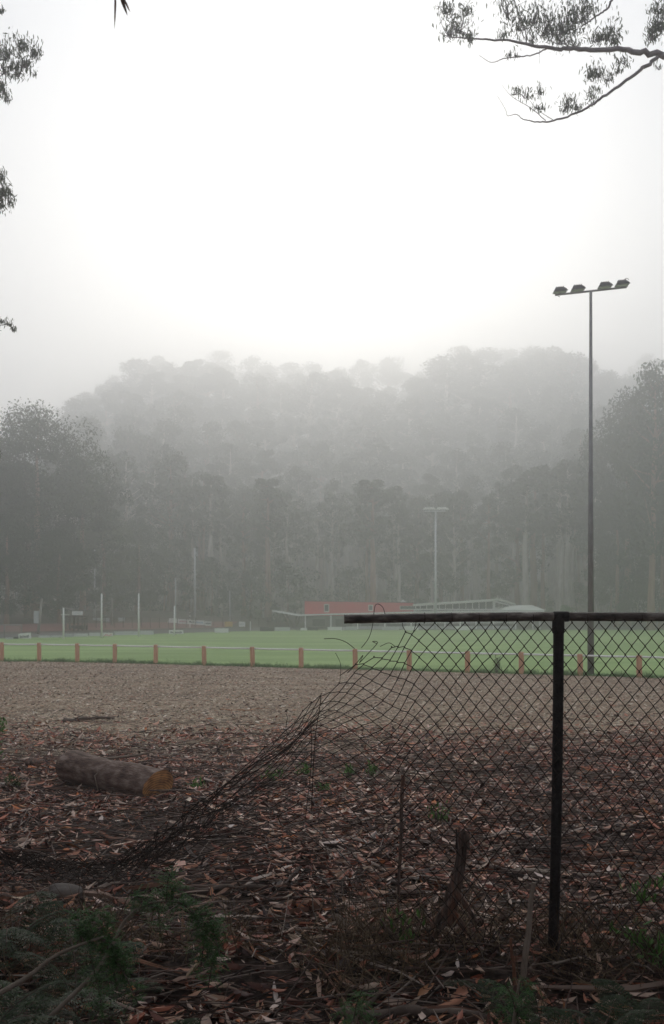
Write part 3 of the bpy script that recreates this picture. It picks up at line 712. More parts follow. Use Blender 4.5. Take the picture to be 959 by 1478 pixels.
for k_, px_ in enumerate(np.arange(612, 960, 39)):     # tie wires round the rail
    if abs(px_-806) < 12: continue
    c = fp(px_, 891.5); a_ = np.linspace(0, 2*math.pi, 13); m_ = MB()
    m_.tube(np.stack([c[0]+.004*np.sin(a_*.5), c[1]+.0255*np.cos(a_), c[2]-.002+.0265*np.sin(a_)], 1), .0018, 5); m_.obj('tie_wire', M['wire'], fence)

# ------------------------------------------------------------ bollard rail round the oval
bf = empty('post_and_rail_fence', (BP[8][0], BP[8][1], FZ), 'low fence of timber posts with a white pipe rail round the grass oval', 'fence')
O = np.array(bf.location)
bm_ = MB(); n = 14; rb = .095
pm = MB().tube([(0, 0, -.15), (0, 0, .3), (0, 0, .74), (0, 0, .765)], [rb, rb, rb*.98, rb*.9], n).mesh('post', False)
pm.materials.append(M['bollard'])
capm = MB().tube([(0, 0, .765), (0, 0, .785)], [rb*.9, rb*.80], n).mesh('post_top'); capm.materials.append(M['bollard_top'])
tops = []
for k, p in enumerate(BP):
    o = link('post', pm, None, bf); hgt = (.86-.12*k/len(BP))/.78
    o.location = (p[0]-O[0], p[1]-O[1], 0); o.scale = (1, 1, hgt*random.uniform(.985, 1.015)); o.rotation_euler = (random.uniform(-.015, .015), random.uniform(-.02, .02), random.uniform(0, 3))
    c = link('post_top', capm, None, o)
    tops.append(np.array([p[0]-O[0], p[1]-O[1]-.0, .70*hgt]))
for p, q in zip(tops, tops[1:]):
    MB().tube([p+np.array([0, 0, .004]), (p+q)/2-np.array([0, 0, .006]), q+np.array([0, 0, .004])], .032, 8).obj('rail', M['white_rail'], bf, smooth=True)

# small sapling at the fence
def leafy(name, at, h, spread, n, lsize, m, label, cat, stems=3, up=.6, seed=0):
    rg = np.random.default_rng(seed+11); e = empty(name, at, label, cat)
    mb = MB(); pts = []
    for k in range(stems):
        a_ = rg.uniform(0, 6.28); r_ = spread*rg.uniform(.3, 1)
        c = curve([(0, 0, -.02), (r_*.3*math.cos(a_), r_*.3*math.sin(a_), h*.45), (r_*math.cos(a_), r_*math.sin(a_), h*rg.uniform(.7, 1))], 6)
        mb.tube(c, np.linspace(.006, .002, len(c))*(h/.4)**.7, 5); pts.append(c[3:])
    mb.obj('stem', M['branch'], e)
    pts = np.concatenate(pts); q = pts[rg.integers(0, len(pts), n)]+rg.normal(0, lsize*.45, (n, 3))
    s = rg.uniform(.6, 1.1, n)*lsize
    me = scatter('foliage', LEAF_V, LEAF_F, q, rots(n, rg, rg.normal(-up, .5, n), None, .6), np.stack([s, s*.32, s], 1))
    link('foliage', me, m, e); return e
y_ = 35.0; leafy('small_sapling', ((717-479.5)/F*y_, y_, FZ), .55, .12, 160, .12, M['leaf_olive'], 'small dark sapling growing beside the timber post and rail fence', 'sapling', 3)

# ------------------------------------------------------------ light towers
def tower(px, py_base, py_top, Y, zb, arm_px, arm_tilt, r0, r1, label, n_lamp=4, lampscale=1.0, group=None, sm='steel'):
    X = (px-479.5)/F*Y; zt_ = EYE+(888-py_top)/F*Y
    e = empty('light_tower', (X, Y, zb), label, 'light pole', group); H = zt_-zb
    MB().tube([(0, 0, -.1), (0, 0, H*.53), (0, 0, H*.532), (0, 0, H)], [r0, r0*.68, r0*.60, r1], 14).obj('pole', M[sm], e, smooth=True)
    MB().tube([(0, 0, 0), (0, 0, .03), (0, 0, .05)], [r0*1.5, r0*1.5, r0*1.05], 12).obj('base_plate', M[sm], e)
    aw = arm_px/F*Y; t = arm_tilt
    ar = lambda u: np.array([u*aw/2, 0, H+.02+u*t*aw/2])
    MB().tube([ar(-1), ar(1)], r1*.75, 8).obj('crossarm', M[sm], e)
    us = [-.86, -.36, .40, .88] if n_lamp == 4 else [-.85, .85]
    for k, u in enumerate(us):
        c = ar(u)+np.array([0, 0, .02])*lampscale; s = .40*lampscale
        mb = MB()
        # shallow trapezoid housing, tilted lens facing the field
        prof = [(-.62, 0), (.62, 0), (.50, .16), (.30, .30), (-.30, .34), (-.48, .20)]
        prof = [(a_*s, b_*s) for a_, b_ in prof]
        V = [(a_*1.0, -.30*s, b_) for a_, b_ in prof]+[(a_*.9, .40*s, b_*.92+.015) for a_, b_ in prof]
        nn = 6; mb.add(V, [tuple(range(nn)), tuple(range(2*nn-1, nn-1, -1))]+[(i, i+nn, (i+1) % nn+nn, (i+1) % nn) for i in range(nn)])
        for f_ in range(5):
            xx = (-.3+f_*.15)*s; mb.box(xx-.008, xx+.008, -.2*s, .3*s, .30*s, .42*s)
        h = mb.obj('floodlight', M['lamp_body' if sm == 'steel' else 'white'], e); h.location = tuple(c+np.array([0, 0, .07*lampscale])); h.rotation_euler = (0, -math.atan(t)*1.0, 0)
        g = MB(); g.box(-.56*s, .56*s, -.24*s, .36*s, -.035*s, -.004*s); g.obj('glass', M['lamp_glass'], h)
        b = MB(); b.tube([(-.45*s, 0, .05), (-.45*s, 0, -.07*lampscale), (.45*s, 0, -.07*lampscale), (.45*s, 0, .05)], .014*lampscale, 5)
        b.obj('bracket', M[sm], h)
        if k in (0, 3) and lampscale >= .9:
            a_ = np.linspace(0, 4.6, 10); l_ = MB(); sx_ = 1
            z0 = .36*s if k == 3 else -.26*s; x0 = .42*s if k == 3 else -.05*s
            l_.tube(np.stack([x0+.17*s*np.cos(a_), np.zeros(10), z0+.17*s*np.sin(a_)], 1), .010, 5); l_.obj('cable_loop', M['ink'], h)
    return e
tower(853, 975, 421, 33.9, FZ, 103, .11, .118, .048, 'tall grey light pole with four floodlights standing by the bollard fence', 4, 1.0)
tower(629, 908, 738, 140, FZ, 30, -.0, .22, .12, 'slender pale light pole rising in front of the clubhouse roof', 4, 2.3, None, 'pale_steel')
def thin_pole(px, top, Y, base, r, label, cat='pole', m='pale_steel', arm=0, lean=0):
    X = (px-479.5)/F*Y; zb = tz(X, Y); zt_ = EYE+(888-top)/F*Y
    e = empty('tall_pole', (X, Y, zb), label, cat)
    MB().tube([(lean*(zt_-zb)*-1, 0, -.1), (0, 0, zt_-zb)] if lean else [(0, 0, -.1), (0, 0, zt_-zb)], [r, r*.6], 8).obj('shaft', M[m], e, smooth=True)
    if arm:
        MB().box(-arm, arm, -.06, .06, zt_-zb-.5, zt_-zb-.36).obj('crossarm', M[m], e)
    return e, np.array([X, Y, zt_])
thin_pole(137, 793, 128, 0, .14, 'leftmost tall plain light pole in front of the dark trees')
thin_pole(281.5, 791, 140, 0, .15, 'tall pale light pole behind the long row of white banners')
thin_pole(253.5, 835, 140, 0, .12, 'slender grey pole just left of the tall pale light pole')
thin_pole(332, 852, 150, 0, .10, 'short thin grey pole right of the banner row against the trees')
thin_pole(311.5, 895, 139, 0, .10, 'stubby grey marker post beside the banner row') if False else None
pA, tA = thin_pole(61, 864, 96, 0, .15, 'leaning timber power pole left of the goal posts', 'power pole', 'pole_wood', .45, .12)
pB, tB = thin_pole(162, 863, 116, 0, .15, 'upright timber power pole between the two tall goal posts', 'power pole', 'pole_wood', .5)
MB().box(-.75, -.28, -.2, .1, 1.1, 2.3).obj('meter_box', M['block'], pA)
mb = MB(); pts_ = []
for t in np.linspace(0, 1, 14):
    p = tA*(1-t)+tB*t; p[2] -= .3+4*1.9*t*(1-t)*.55; pts_.append(p)
pts_ = np.array(pts_); o = MB().tube(pts_-pts_[0], .025, 4).obj('power_line', M['ink']); o.location = pts_[0]; tag(o, 'thin sagging power line strung between the two timber power poles', 'power line')

# goal posts
for px, top, base, who in ((92, 878, 922.5, 'leftmost, shorter white goal post'), (147, 857, 921, 'left one of the two tall white goal posts'), (200.5, 857, 919.5, 'right one of the two tall white goal posts'), (252, 875, 917.5, 'rightmost, shorter white goal post')):
    Y = (EYE-FZ)*F/(base-888); X = (px-479.5)/F*Y; H = (base-top)/F*Y
    e = empty('goal_post', (X, Y, FZ), who+' on the oval', 'goal post', 'white football goal posts')
    MB().tube([(0, 0, -.1), (0, 0, H*.5), (0, 0, H)], [.085, .08, .06], 10).obj('upright', M['white'], e, smooth=True)
    MB().tube([(0, 0, H), (0, 0, H+.03)], [.06, .03], 10).obj('cap', M['white'], e)

# ------------------------------------------------------------ boards round the far side
def board(x0, x1, y0, y1, Y, m, label, marks=None, tilt=0, cat='board', legs=True):
    X0, X1 = (x0-479.5)/F*Y, (x1-479.5)/F*Y; Z0, Z1 = EYE+(888-y1)/F*Y, EYE+(888-y0+.7)/F*Y
    cx_ = (X0+X1)/2; w_ = (X1-X0)/2; zb = min(tz(cx_, Y), Z0)
    e = empty('sign_board', (cx_, Y, zb), label, cat, 'boards round the oval'); e.rotation_euler = (0, tilt, 0)
    MB().box(-w_, w_, 0, .05, Z0-zb, Z1-zb).obj('panel', M[m], e)
    if legs:
        for s_ in (-1, 1): MB().box(s_*w_*.8-.03, s_*w_*.8+.03, .052, .10, 0, Z1-zb-.05).obj('leg', M['pole_wood'], e)
    if marks:
        h = Z1-Z0; rg = random.Random(int(x0)); mb = MB(); kind_, mm = marks
        if kind_ == 'text':
            xx = -w_*.78
            while xx < w_*.72:
                ww = h*rg.uniform(.08, .16); mb.box(xx, xx+ww, -.012, -.003, Z0-zb+h*.34, Z0-zb+h*rg.uniform(.6, .72)); xx += ww+h*.07
        elif kind_ == 'swoosh':
            c = curve([(-w_*.7, -.03, Z0-zb+h*.35), (-w_*.2, -.03, Z0-zb+h*.72), (w_*.15, -.03, Z0-zb+h*.45), (w_*.75, -.03, Z0-zb+h*.75)], 6)
            mb.tube(c, h*.11, 6, True, .3)
        mb.obj('lettering', M[mm], e)
    return e
BD = [
 (8, 19, 921, 929, 84, 'board_grey', 'grey board half hidden at the left edge below the netting', None, 0),
 (20, 27, 920, 926, 86, 'board_dark', 'small dark board left of the tilted white sign', None, 0),
 (27.5, 45.5, 914.5, 924, 87, 'white', 'tilted white sign with dark lettering at far left of the oval', ('text', 'ink'), -.09),
 (56, 72, 918, 925.5, 90, 'board_grey', 'grey board below the leaning power pole', None, 0),
 (73, 91, 918, 925, 91, 'board_grey', 'grey board with faint lettering left of the leftmost goal post', ('text', 'ink'), 0),
 (94, 106, 915.5, 923, 93, 'block', 'grey board right of the leftmost goal post', None, 0),
 (107, 127, 915, 922, 95, 'board_grey', 'longer grey board below the small shelter', None, 0),
 (129, 145, 914, 921.5, 97, 'board_grey', 'pale board just left of the tall left goal post', None, 0),
 (148, 163.5, 914, 921.5, 96, 'white', 'white board with a red emblem beside the tall left goal post', ('swoosh', 'red_ink'), 0),
 (165, 199, 912, 919.5, 102, 'board_grey', 'long pale grey board between the two tall goal posts', None, 0),
 (202, 222, 911, 918, 104, 'board_grey', 'pale board right of the tall right goal post', None, 0),
 (244, 265, 910, 916.5, 108, 'white', 'white board with uneven lower edge at the rightmost goal post', ('text', 'board_dark'), 0),
 (310, 330, 907.5, 914.5, 116, 'white', 'plain white board alone between goal posts and dark board', None, 0),
 (375.5, 396, 906, 913.5, 127, 'board_dark', 'black board at the left of the clubhouse', None, 0),
 (397, 419, 906, 913, 129, 'board_grey', 'grey board right of the left black board', None, 0),
 (434, 443, 907, 911, 133, 'white', 'small white board left of the small black one', None, 0),
 (444, 459, 906, 912.5, 134, 'board_dark', 'small black board under the clubhouse roof', None, 0),
 (473, 494, 905.5, 913, 134, 'white', 'bright white board in front of the clubhouse below the pipe end', None, 0),
 (495, 515, 906, 911, 135, 'board_grey', 'low pale board right of the bright white board', ('text', 'block'), 0),
 (552, 576, 906, 911, 135, 'board_grey', 'low pale board seen just under the rusty rail', ('text', 'block'), 0),
 (584, 604, 904.5, 911.5, 135, 'white', 'white board seen behind the torn top of the mesh', None, .03),
 (657, 678, 904.5, 912, 134, 'white', 'white board in front of the long low wall of the clubhouse', None, 0),
]
for q in BD: board(*q[:5], q[5], q[6], q[7], q[8])
# raised boards behind the court
ban = [(242, 257, 893, 899, 'white', None, 'leftmost white banner of the row behind the red court'), (257, 273, 894.5, 900.5, 'white', ('text', 'pink_ink'), 'white banner with pink lettering second in the row'),
       (273, 281, 895.5, 901, 'white', ('text', 'ink'), 'narrow white banner in the middle of the row'), (281, 295, 896, 902, 'white', ('text', 'blue_ink'), 'white banner with pale blue lettering in the row'), (295.5, 305, 897.5, 903, 'white', ('text', 'ink'), 'rightmost white banner at the end of the row')]
for x0, x1, y0, y1, m, mk, lb in ban: board(x0, x1, y0, y1, 128, m, lb, mk, .06, 'banner')
board(324.5, 336, 898, 904.5, 132, 'board_yellow', 'yellow board right of the banner row', None, 0)
board(345, 354, 898, 904.5, 133, 'white', 'white square board right of the yellow board', ('text', 'block'), 0)
board(134, 146, 892.5, 897, 122, 'board_grey', 'grey board on the bank left of the tall left goal post', None, 0)
board(150, 158, 892.5, 897.5, 122, 'board_grey', 'grey board on the bank right of the tall left goal post', None, 0)
board(171, 180, 892, 897, 124, 'board_grey', 'grey board on the bank right of the upright power pole', None, 0)

# court fence of dark poles and wires
cfn = empty('court_fence', (-26, 118, tz(-26, 118)), 'dark wire mesh fence on posts along the red ball court', 'fence'); O = np.array(cfn.location)
prev = None
for k, px in enumerate(np.linspace(100, 400, 24)):
    Y = float(np.interp(px, [100, 240, 400], [106, 121, 146])); X = (px-479.5)/F*Y; z = tz(X, Y)
    top = np.array([X, Y, z+1.25])-O; MB().tube([np.array([X, Y, z-.1])-O, top], .035, 6).obj('post', M['brownsteel'], cfn)
    if prev is not None:
        MB().tube([prev, top], .022, 5).obj('top_wire', M['brownsteel'], cfn)
        mb = MB()
        for u in np.linspace(0, 1, 15)[1:-1]:
            p = prev*(1-u)+top*u; mb.tube([p, p-np.array([0, 0, 1.2])], .006, 3, False)
        mb.obj('mesh_panel', M['brownsteel'], cfn, 'stuff')
    prev = top
# goal net frame at the left edge
cg = empty('netting_frame', ((0-479.5)/F*88, 88, tz(-29, 88)), 'tall pipe frame of wire netting at the left edge of the oval', 'fence'); O = np.array(cg.location)
for px, tp_ in ((-24, 902), (6.5, 902.5), (31.5, 902)):
    q = np.array(P(px, tp_, 88)); MB().tube([np.array([q[0], 88, FZ])-O, q-O], .05, 8).obj('upright', M['steel'], cg)
MB().tube([np.array(P(-24, 902, 88))-O, np.array(P(31.5, 902, 88))-O], .045, 8).obj('crossbar', M['steel'], cg)
mb = MB()
for px in np.arange(-23, 31, 1.6): mb.tube([np.array(P(px, 902.5, 88.02))-O, np.array([(px-479.5)/F*88, 88.02, FZ])-O], .008, 3, False)
for py in np.arange(904, 922, 1.8): mb.tube([np.array(P(-24, py, 88.02))-O, np.array(P(31.5, py, 88.02))-O], .008, 3, False)
mb.obj('netting', M['steel'], cg, 'stuff')
# marker posts on the track
for px, top, Y, lb in ((419, 897, 128, 'short white marker post right of the white square board'), (311, 884, 134, 'thin white marker pole right of the banner row')):
    pass
e = empty('marker_post', ((361.5-479.5)/F*132, 132, tz(-10.8, 132)), 'short pale marker post right of the white square board', 'post'); zt_ = EYE+(888-897)/F*132
MB().tube([(0, 0, 0), (0, 0, max(.8, zt_-e.location.z))], [.07, .06], 8).obj('shaft', M['white'], e)
e = empty('marker_post', ((274.5-479.5)/F*126, 126, tz(-18, 126)), 'thin white pole with dark bands standing beside the banner row', 'post'); H = EYE+(888-884)/F*126-e.location.z
MB().tube([(0, 0, 0), (0, 0, H)], [.06, .05], 8).obj('shaft', M['white'], e)
for t in (.35, .6, .85): MB().tube([(0, 0, H*t), (0, 0, H*t+.18)], .068, 8).obj('band', M['ink'], e)

# small shelter with a sign on its roof
Y = 104; sh = empty('timekeeper_shelter', ((106-479.5)/F*Y, Y, tz((106-479.5)/F*Y, Y)), 'small dark open shelter with a white sign on its roof behind the goal posts', 'shelter'); O = np.array(sh.location)
def rel(px, py, Y_): return np.array(P(px, py, Y_))-O
for px in (95, 101, 107, 113, 119):
    a_ = rel(px, 890, Y); MB().box(a_[0]-.06, a_[0]+.06, 0, .12, 0, a_[2]).obj('post', M['brownsteel'], sh)
a_, b_ = rel(92, 891, Y), rel(121, 889.5, Y); MB().box(a_[0], b_[0], -.3, 2.4, a_[2]+.002, b_[2]+.06).obj('roof', M['brownsteel'], sh)
a_, b_ = rel(94.5, 914, Y), rel(119.5, 903, Y); MB().box(a_[0], b_[0], 2.1, 2.2, 0, b_[2]).obj('back_wall', M['brownsteel'], sh)
a_, b_ = rel(103.5, 889.2, Y), rel(119, 882.3, Y); MB().box(a_[0], b_[0], .2, .28, a_[2]+.1, b_[2]).obj('sign_panel', M['white'], sh)
mb = MB(); xx = a_[0]+.15
while xx < b_[0]-.2: mb.box(xx, xx+.08, .185, .198, a_[2]+.25, b_[2]-.12); xx += .16
mb.obj('lettering', M['board_grey'], sh)
a_, b_ = rel(90, 888.6, Y), rel(101, 886.6, Y); MB().box(a_[0], b_[0], -.5, -.1, a_[2]+.05, b_[2]).obj('awning', M['cream'], sh)
e = empty('shelter_pole', ((123-479.5)/F*106, 106, tz(-26.3, 106)), 'dark thin pole just right of the small shelter', 'pole')
MB().tube([(0, 0, 0), (0, 0, EYE+(888-874)/F*106-e.location.z)], .08, 7).obj('shaft', M['pole_wood'], e)

# ------------------------------------------------------------ clubhouse
CY = 141.0; cz = FZ+.05
ch = empty('clubhouse', ((590-479.5)/F*CY, CY, cz), 'long low clubhouse with red upper wall, cream roofs and a band of windows', 'building'); O = np.array(ch.location)
def cp(px, py, Y_=CY): q = P(px, py, Y_); return (q[0]-O[0], q[2]-O[2])
# big canopy roof with an upturned left wing
t_ = .20
up_ = [cp(393, 880.7), cp(430, 887), cp(437, 886.8), cp(480, 885.5), cp(600, 882.6), cp(700, 881.4), cp(786, 881.2)]
poly_ = up_+[(x_, z_-t_) for x_, z_ in up_[::-1]]
MB().prism(poly_, -.0, 13).obj('canopy_roof', M['white'], ch)
# ground floor walls
x0, _ = cp(441, 0); x1, _ = cp(745, 0); _, zr = cp(0, 888)
MB().box(x0, x1, 3.2, 12.5, -.3, zr-.1).obj('wall', M['greywall'], ch)
x0, z0 = cp(500, 911); x1, z1 = cp(747, 904); MB().box(x0, x1, .5, .7, -.3, z1).obj('low_wall', M['block'], ch)
for px in (441, 478, 516.5, 556, 594, 643, 665, 688, 713, 745, 770, 780):
    x_, z_ = cp(px, 888 if px < 560 else 884); MB().box(x_-.09, x_+.09, .25, .43, -.3, z_-.02).obj('column', M['white'], ch)
x0, z0 = cp(516, 899.5); x1, z1 = cp(745, 898.5); MB().box(x0, x1, .28, .34, z0, z1).obj('handrail', M['white'], ch)
# ground floor openings
for a_, b_ in ((450, 470), (484, 510), (522, 550), (560, 590), (600, 638), (648, 684), (692, 710), (716, 742)):
    x0, z0 = cp(a_, 905); x1, z1 = cp(b_, 893); f_ = MB().box(x0, x1, 3.10, 3.19, z0, z1).obj('window', M['greywall'], ch)
    MB().box(x0+.08, x1-.08, 3.05, 3.098, z0+.08, z1-.08).obj('pane', M['darkglass'], f_)
# raking struts
for (a_, b_), (c_, d_) in (((407, 884), (421, 909)), ((429, 888), (424, 909))):
    p0 = cp(a_, b_); p1 = cp(c_, d_)
    for yy in (.4, 11):
        MB().tube([(p0[0], yy, p0[1]), (p1[0], yy, p1[1])], .13, 6).obj('strut', M['brownsteel'], ch)
# red upper storey
x0, z0 = cp(440.5, 886, 146); x1, z1 = cp(596, 868, 146); xm, zm = cp(585, 870.5, 146)
MB().prism([(x0, z0-.3), (x1, z0-.3), (x1, zm), (x0, z1)], 3.6, 11).obj('upper_wall', M['red'], ch)
MB().prism([(x0-.05, z1), (x1, zm), (x1, zm+.10), (x0-.05, z1+.10)], 3.5, 11.1).obj('coping', M['brownsteel'], ch)
for a_, b_, c_, d_ in ((468, 475.5, 872, 883.5), (532, 538.5, 873, 882)):
    x0, z0 = cp(a_, d_, 144.6); x1, z1 = cp(b_, c_, 144.6); f_ = MB().box(x0, x1, 3.52, 3.59, z0, z1).obj('window', M['cream'], ch)
    MB().box(x0+.10, x1-.10, 3.46, 3.515, z0+.14, z1-.10).obj('pane', M['darkglass'], f_)
x0, z0 = cp(577.5, 880, 144.4); x1, z1 = cp(600, 874.5, 144.4)
f_ = MB().box(x0, x1, 3.4, 3.58, z0, z1).obj('window', M['cream'], ch); MB().box(x0+.08, x1-.05, 3.34, 3.395, z0+.12, z1-.05).obj('pane', M['darkglass'], f_)
x0, z0 = cp(578, 871, 146); x1, z1 = cp(585, 867.5, 146); MB().box(x0, x1, 4, 4.7, z0-.1, z1).obj('roof_vent', M['white'], ch)
xm, zm = cp(581.5, 866, 146); MB().tube([(xm, 4.3, z1), (xm, 4.3, zm)], [.25, .1], 8).obj('vent_cap', M['white'], ch)
# clerestory pavilion
def lin(px): return np.interp(px, [598, 716], [872.3, 864.8])
PY = 144.5; dy = PY-CY
pl = [cp(598, 880.5, PY), cp(713.5, 880.5, PY), cp(713.5, lin(713)+2, PY), cp(598, lin(598)+1.2, PY)]
MB().prism(pl, dy+.35, dy+9).obj('pavilion_wall', M['white'], ch)
rp = [cp(596, lin(596)-.2, PY), cp(718, lin(718)-.6, PY)]
MB().prism([(rp[0][0], rp[0][1]), (rp[1][0], rp[1][1]), (rp[1][0], rp[1][1]-.26), (rp[0][0], rp[0][1]-.20)], dy-.6, dy+4).obj('pavilion_roof', M['cream'], ch)
edges_ = [600.5, 607, 616.5, 626.5, 634.5, 643.5, 654, 663.5, 673, 682.5, 692, 702, 712.3]
for a_, b_ in zip(edges_, edges_[1:]):
    x0, zb_ = cp(a_+.25, 878.7, PY); x1, _ = cp(b_-.25, 0, PY); _, za = cp(0, lin(a_)+2.7, PY); _, zc = cp(0, lin(b_)+2.7, PY)
    f_ = MB().prism([(x0, zb_), (x1, zb_), (x1, zc), (x0, za)], dy+.22, dy+.34).obj('window', M['white'], ch)
    MB().prism([(x0+.03, zb_+.03), (x1-.03, zb_+.03), (x1-.03, zc-.03), (x0+.03, za-.03)], dy+.16, dy+.215).obj('pane', M['darkglass'], f_)
# end bay running back to the right
a_ = cp(713.5, 880.5, PY); b_ = cp(736, 880.5, PY+8); c_ = cp(736, 873.3, PY+8); d_ = cp(713.5, 866.5, PY)
V = [(a_[0]+.02, dy+.36, a_[1]), (b_[0], dy+8, b_[1]), (c_[0], dy+8, c_[1]), (d_[0]+.02, dy+.36, d_[1])]
V2 = [(x_-.3, y_+.3, z_) for x_, y_, z_ in V]
MB().add(V+V2, [(0, 1, 2, 3), (7, 6, 5, 4), (0, 4, 5, 1), (1, 5, 6, 2), (2, 6, 7, 3), (3, 7, 4, 0)]).obj('end_wall', M['white'], ch)
V = np.array(V)
for k in range(4):
    u0, u1 = .08+k*.22, .26+k*.22
    q = lambda u, v: (V[0]*(1-u)+V[1]*u)*(1-v)+(V[3]*(1-u)+V[2]*u)*v+np.array([.04, -.04, 0])
    W = [q(u0, .30), q(u1, .30), q(u1, .82), q(u0, .82)]; W2 = [w_+np.array([.05, -.05, 0]) for w_ in W]
    MB().add(W2+W, [(0, 1, 2, 3), (7, 6, 5, 4), (0, 4, 5, 1), (1, 5, 6, 2), (2, 6, 7, 3), (3, 7, 4, 0)]).obj('end_pane', M['darkglass'], ch)
V = [np.array([cp(716, 864.3, PY)[0], dy-.6, cp(716, 864.3, PY)[1]]), np.array([cp(745, 872.6, PY+8)[0], dy+8.5, cp(745, 872.6, PY+8)[1]])]
MB().tube(V, .16, 4).obj('roof_edge', M['cream'], ch)
# hip roof on the right
hr = [cp(722, 880.6, 143), cp(789, 880.9, 143), cp(768, 873.4, 148), cp(742, 873.6, 148)]
d3 = 143-CY
V = [(hr[0][0], d3, hr[0][1]), (hr[1][0], d3, hr[1][1]), (hr[1][0], d3+10, hr[1][1]), (hr[0][0], d3+10, hr[0][1]), (hr[3][0], d3+5, hr[3][1]), (hr[2][0], d3+5, hr[2][1])]
MB().add(V, [(0, 1, 5, 4), (1, 2, 5), (2, 3, 4, 5), (3, 0, 4), (3, 2, 1, 0)]).obj('hip_roof', M['cream'], ch)
# vents and aerials
for px, t0, Y_ in ((443, 862, 148), (654, 862, 150), (637, 866, 150)):
    x_, z_ = cp(px, t0, Y_); _, zb_ = cp(0, 884, Y_); MB().tube([(x_, Y_-CY, zb_), (x_, Y_-CY, z_)], .05, 6).obj('aerial', M['steel'], ch)

# ------------------------------------------------------------ trees of the forest
def tree_meshes(seed, H, crown_lo, cr, nclump, nleaf, lsz, trunk_r, bushy=0):
    rg = np.random.default_rng(seed); rnd = random.Random(seed)
    mb = MB(); k = 9
    lean = rg.normal(0, .012, 2)*H; c = np.array([[lean[0]*(t**1.5), lean[1]*(t**1.5), H*.93*t] for t in np.linspace(0, 1, k)]); c[0, 2] = -.6
    c[1:, :2] += rg.normal(0, .12, (k-1, 2))
    mb.tube(c, trunk_r*np.array([1.35, 1.0, .9, .8, .68, .55, .42, .28, .12]), 9)
    cl = []
    for q in range(nclump):
        t = crown_lo+(1-crown_lo)*rg.random()**.85
        i = min(int(t*(k-1)), k-2); base = c[i]+(c[i+1]-c[i])*(t*(k-1)-i)
        prof = math.sin(math.pi*min(1, max(0, (t-crown_lo)/(1-crown_lo)))**.8)*.85+.22
        a_ = rg.uniform(0, 6.283); r_ = cr*prof*rg.uniform(.35, 1.05)
        tip = base+np.array([r_*math.cos(a_), r_*math.sin(a_), r_*rg.uniform(-.15, .75)])
        if q < nclump*.55 and not bushy:
            lo = base-np.array([0, 0, r_*.35]); mb.tube([lo, (lo+tip)/2+np.array([0, 0, -.05*r_]), tip], [trunk_r*.28, trunk_r*.17, .04], 5)
        tip[2] = tip[2] if tip[2] < H else H-rg.uniform(0, .09)*H*(np.hypot(tip[0], tip[1])/cr+.2); cl.append(tip)
    me_t = mb.mesh('trunk', True)
    cl = np.array(cl); rad = rg.uniform(.38, 1.08, len(cl))*cr*(.40 if not bushy else .46)
    idx = rg.integers(0, len(cl), nleaf); u = rg.normal(0, 1, (nleaf, 3)); u /= np.linalg.norm(u, axis=1)[:, None]
    u *= rg.uniform(.35, 1.0, nleaf)[:, None]**.6*rad[idx][:, None]; u[:, 2] *= (.85 if not bushy else .7)
    pos = cl[idx]+u; pos[:, 2] = np.maximum(pos[:, 2], .15)
    # broken outline: a sprinkle of stray sprays
    st = rg.random(nleaf) < .10; pos[st] += rg.normal(0, cr*.05, (st.sum(), 3))
    s = rg.uniform(.5, 1.3, nleaf)*lsz
    me_c = scatter('crown', QUAD_V, QUAD_F, pos, rots(nleaf, rg, rg.normal(0, .9, nleaf), None, .9), np.stack([s*1.25, s*.6, s], 1))
    return me_t, me_c
tall = [tree_meshes(100+i, 46, lo, cr, nc, 11000, .48, .70) for i, (lo, cr, nc) in enumerate([(.34, 5.8, 56), (.40, 5.2, 50), (.28, 6.2, 62), (.60, 5.2, 30), (.36, 6.4, 56)])]
fill = [tree_meshes(400+i, 46, lo, cr, nc, 9000, .62, .70) for i, (lo, cr, nc) in enumerate([(.30, 8.5, 56), (.24, 7.5, 60), (.36, 9.0, 52)])]
slim = [tree_meshes(500+i, 46, lo, cr, nc, 3800, .58, .66) for i, (lo, cr, nc) in enumerate([(.56, 4.8, 34), (.62, 4.2, 30), (.50, 5.0, 38)])]
under = [tree_meshes(200+i, 13, .03, cr, nc, 3600, .42, .22, 1) for i, (cr, nc) in enumerate([(5.0, 30), (4.4, 26), (5.8, 34)])]
broad = [tree_meshes(300+i, 26, .08, cr, nc, 36000, .30, .50, 1) for i, (cr, nc) in enumerate([(8.5, 70), (7.0, 56)])]
def skyl(px): return np.interp(px, [-300, 0, 88, 108, 135, 175, 230, 330, 480, 590, 640, 690, 730, 790, 840, 885, 905, 935, 960, 1300], [640, 640, 640, 575, 553, 520, 512, 508, 505, 518, 505, 490, 500, 478, 500, 530, 535, 505, 500, 480])
def add_tree(name, meshes, at, sc, barkm, leafm, label, group, rz=None, sxy=None):
    rnd = random
    e = empty(name, at, label, 'tree', group, random.uniform(0, 6.28) if rz is None else rz)
    sxy = sxy or sc
    e.scale = (sxy, sxy, sc)
    t = link('trunk', meshes[0], None, e); c = link('crown', meshes[1], None, e)
    t.active_material and None
    for o_, m_ in ((t, barkm), (c, leafm)):
        if not o_.data.materials: o_.data.materials.append(m_)
        o_.material_slots[0].link = 'OBJECT'; o_.material_slots[0].material = m_
    return e
LT = 'tall straight eucalyptus fading into the fog of the forest behind the oval'
GT = 'tall eucalypts in the misty forest'
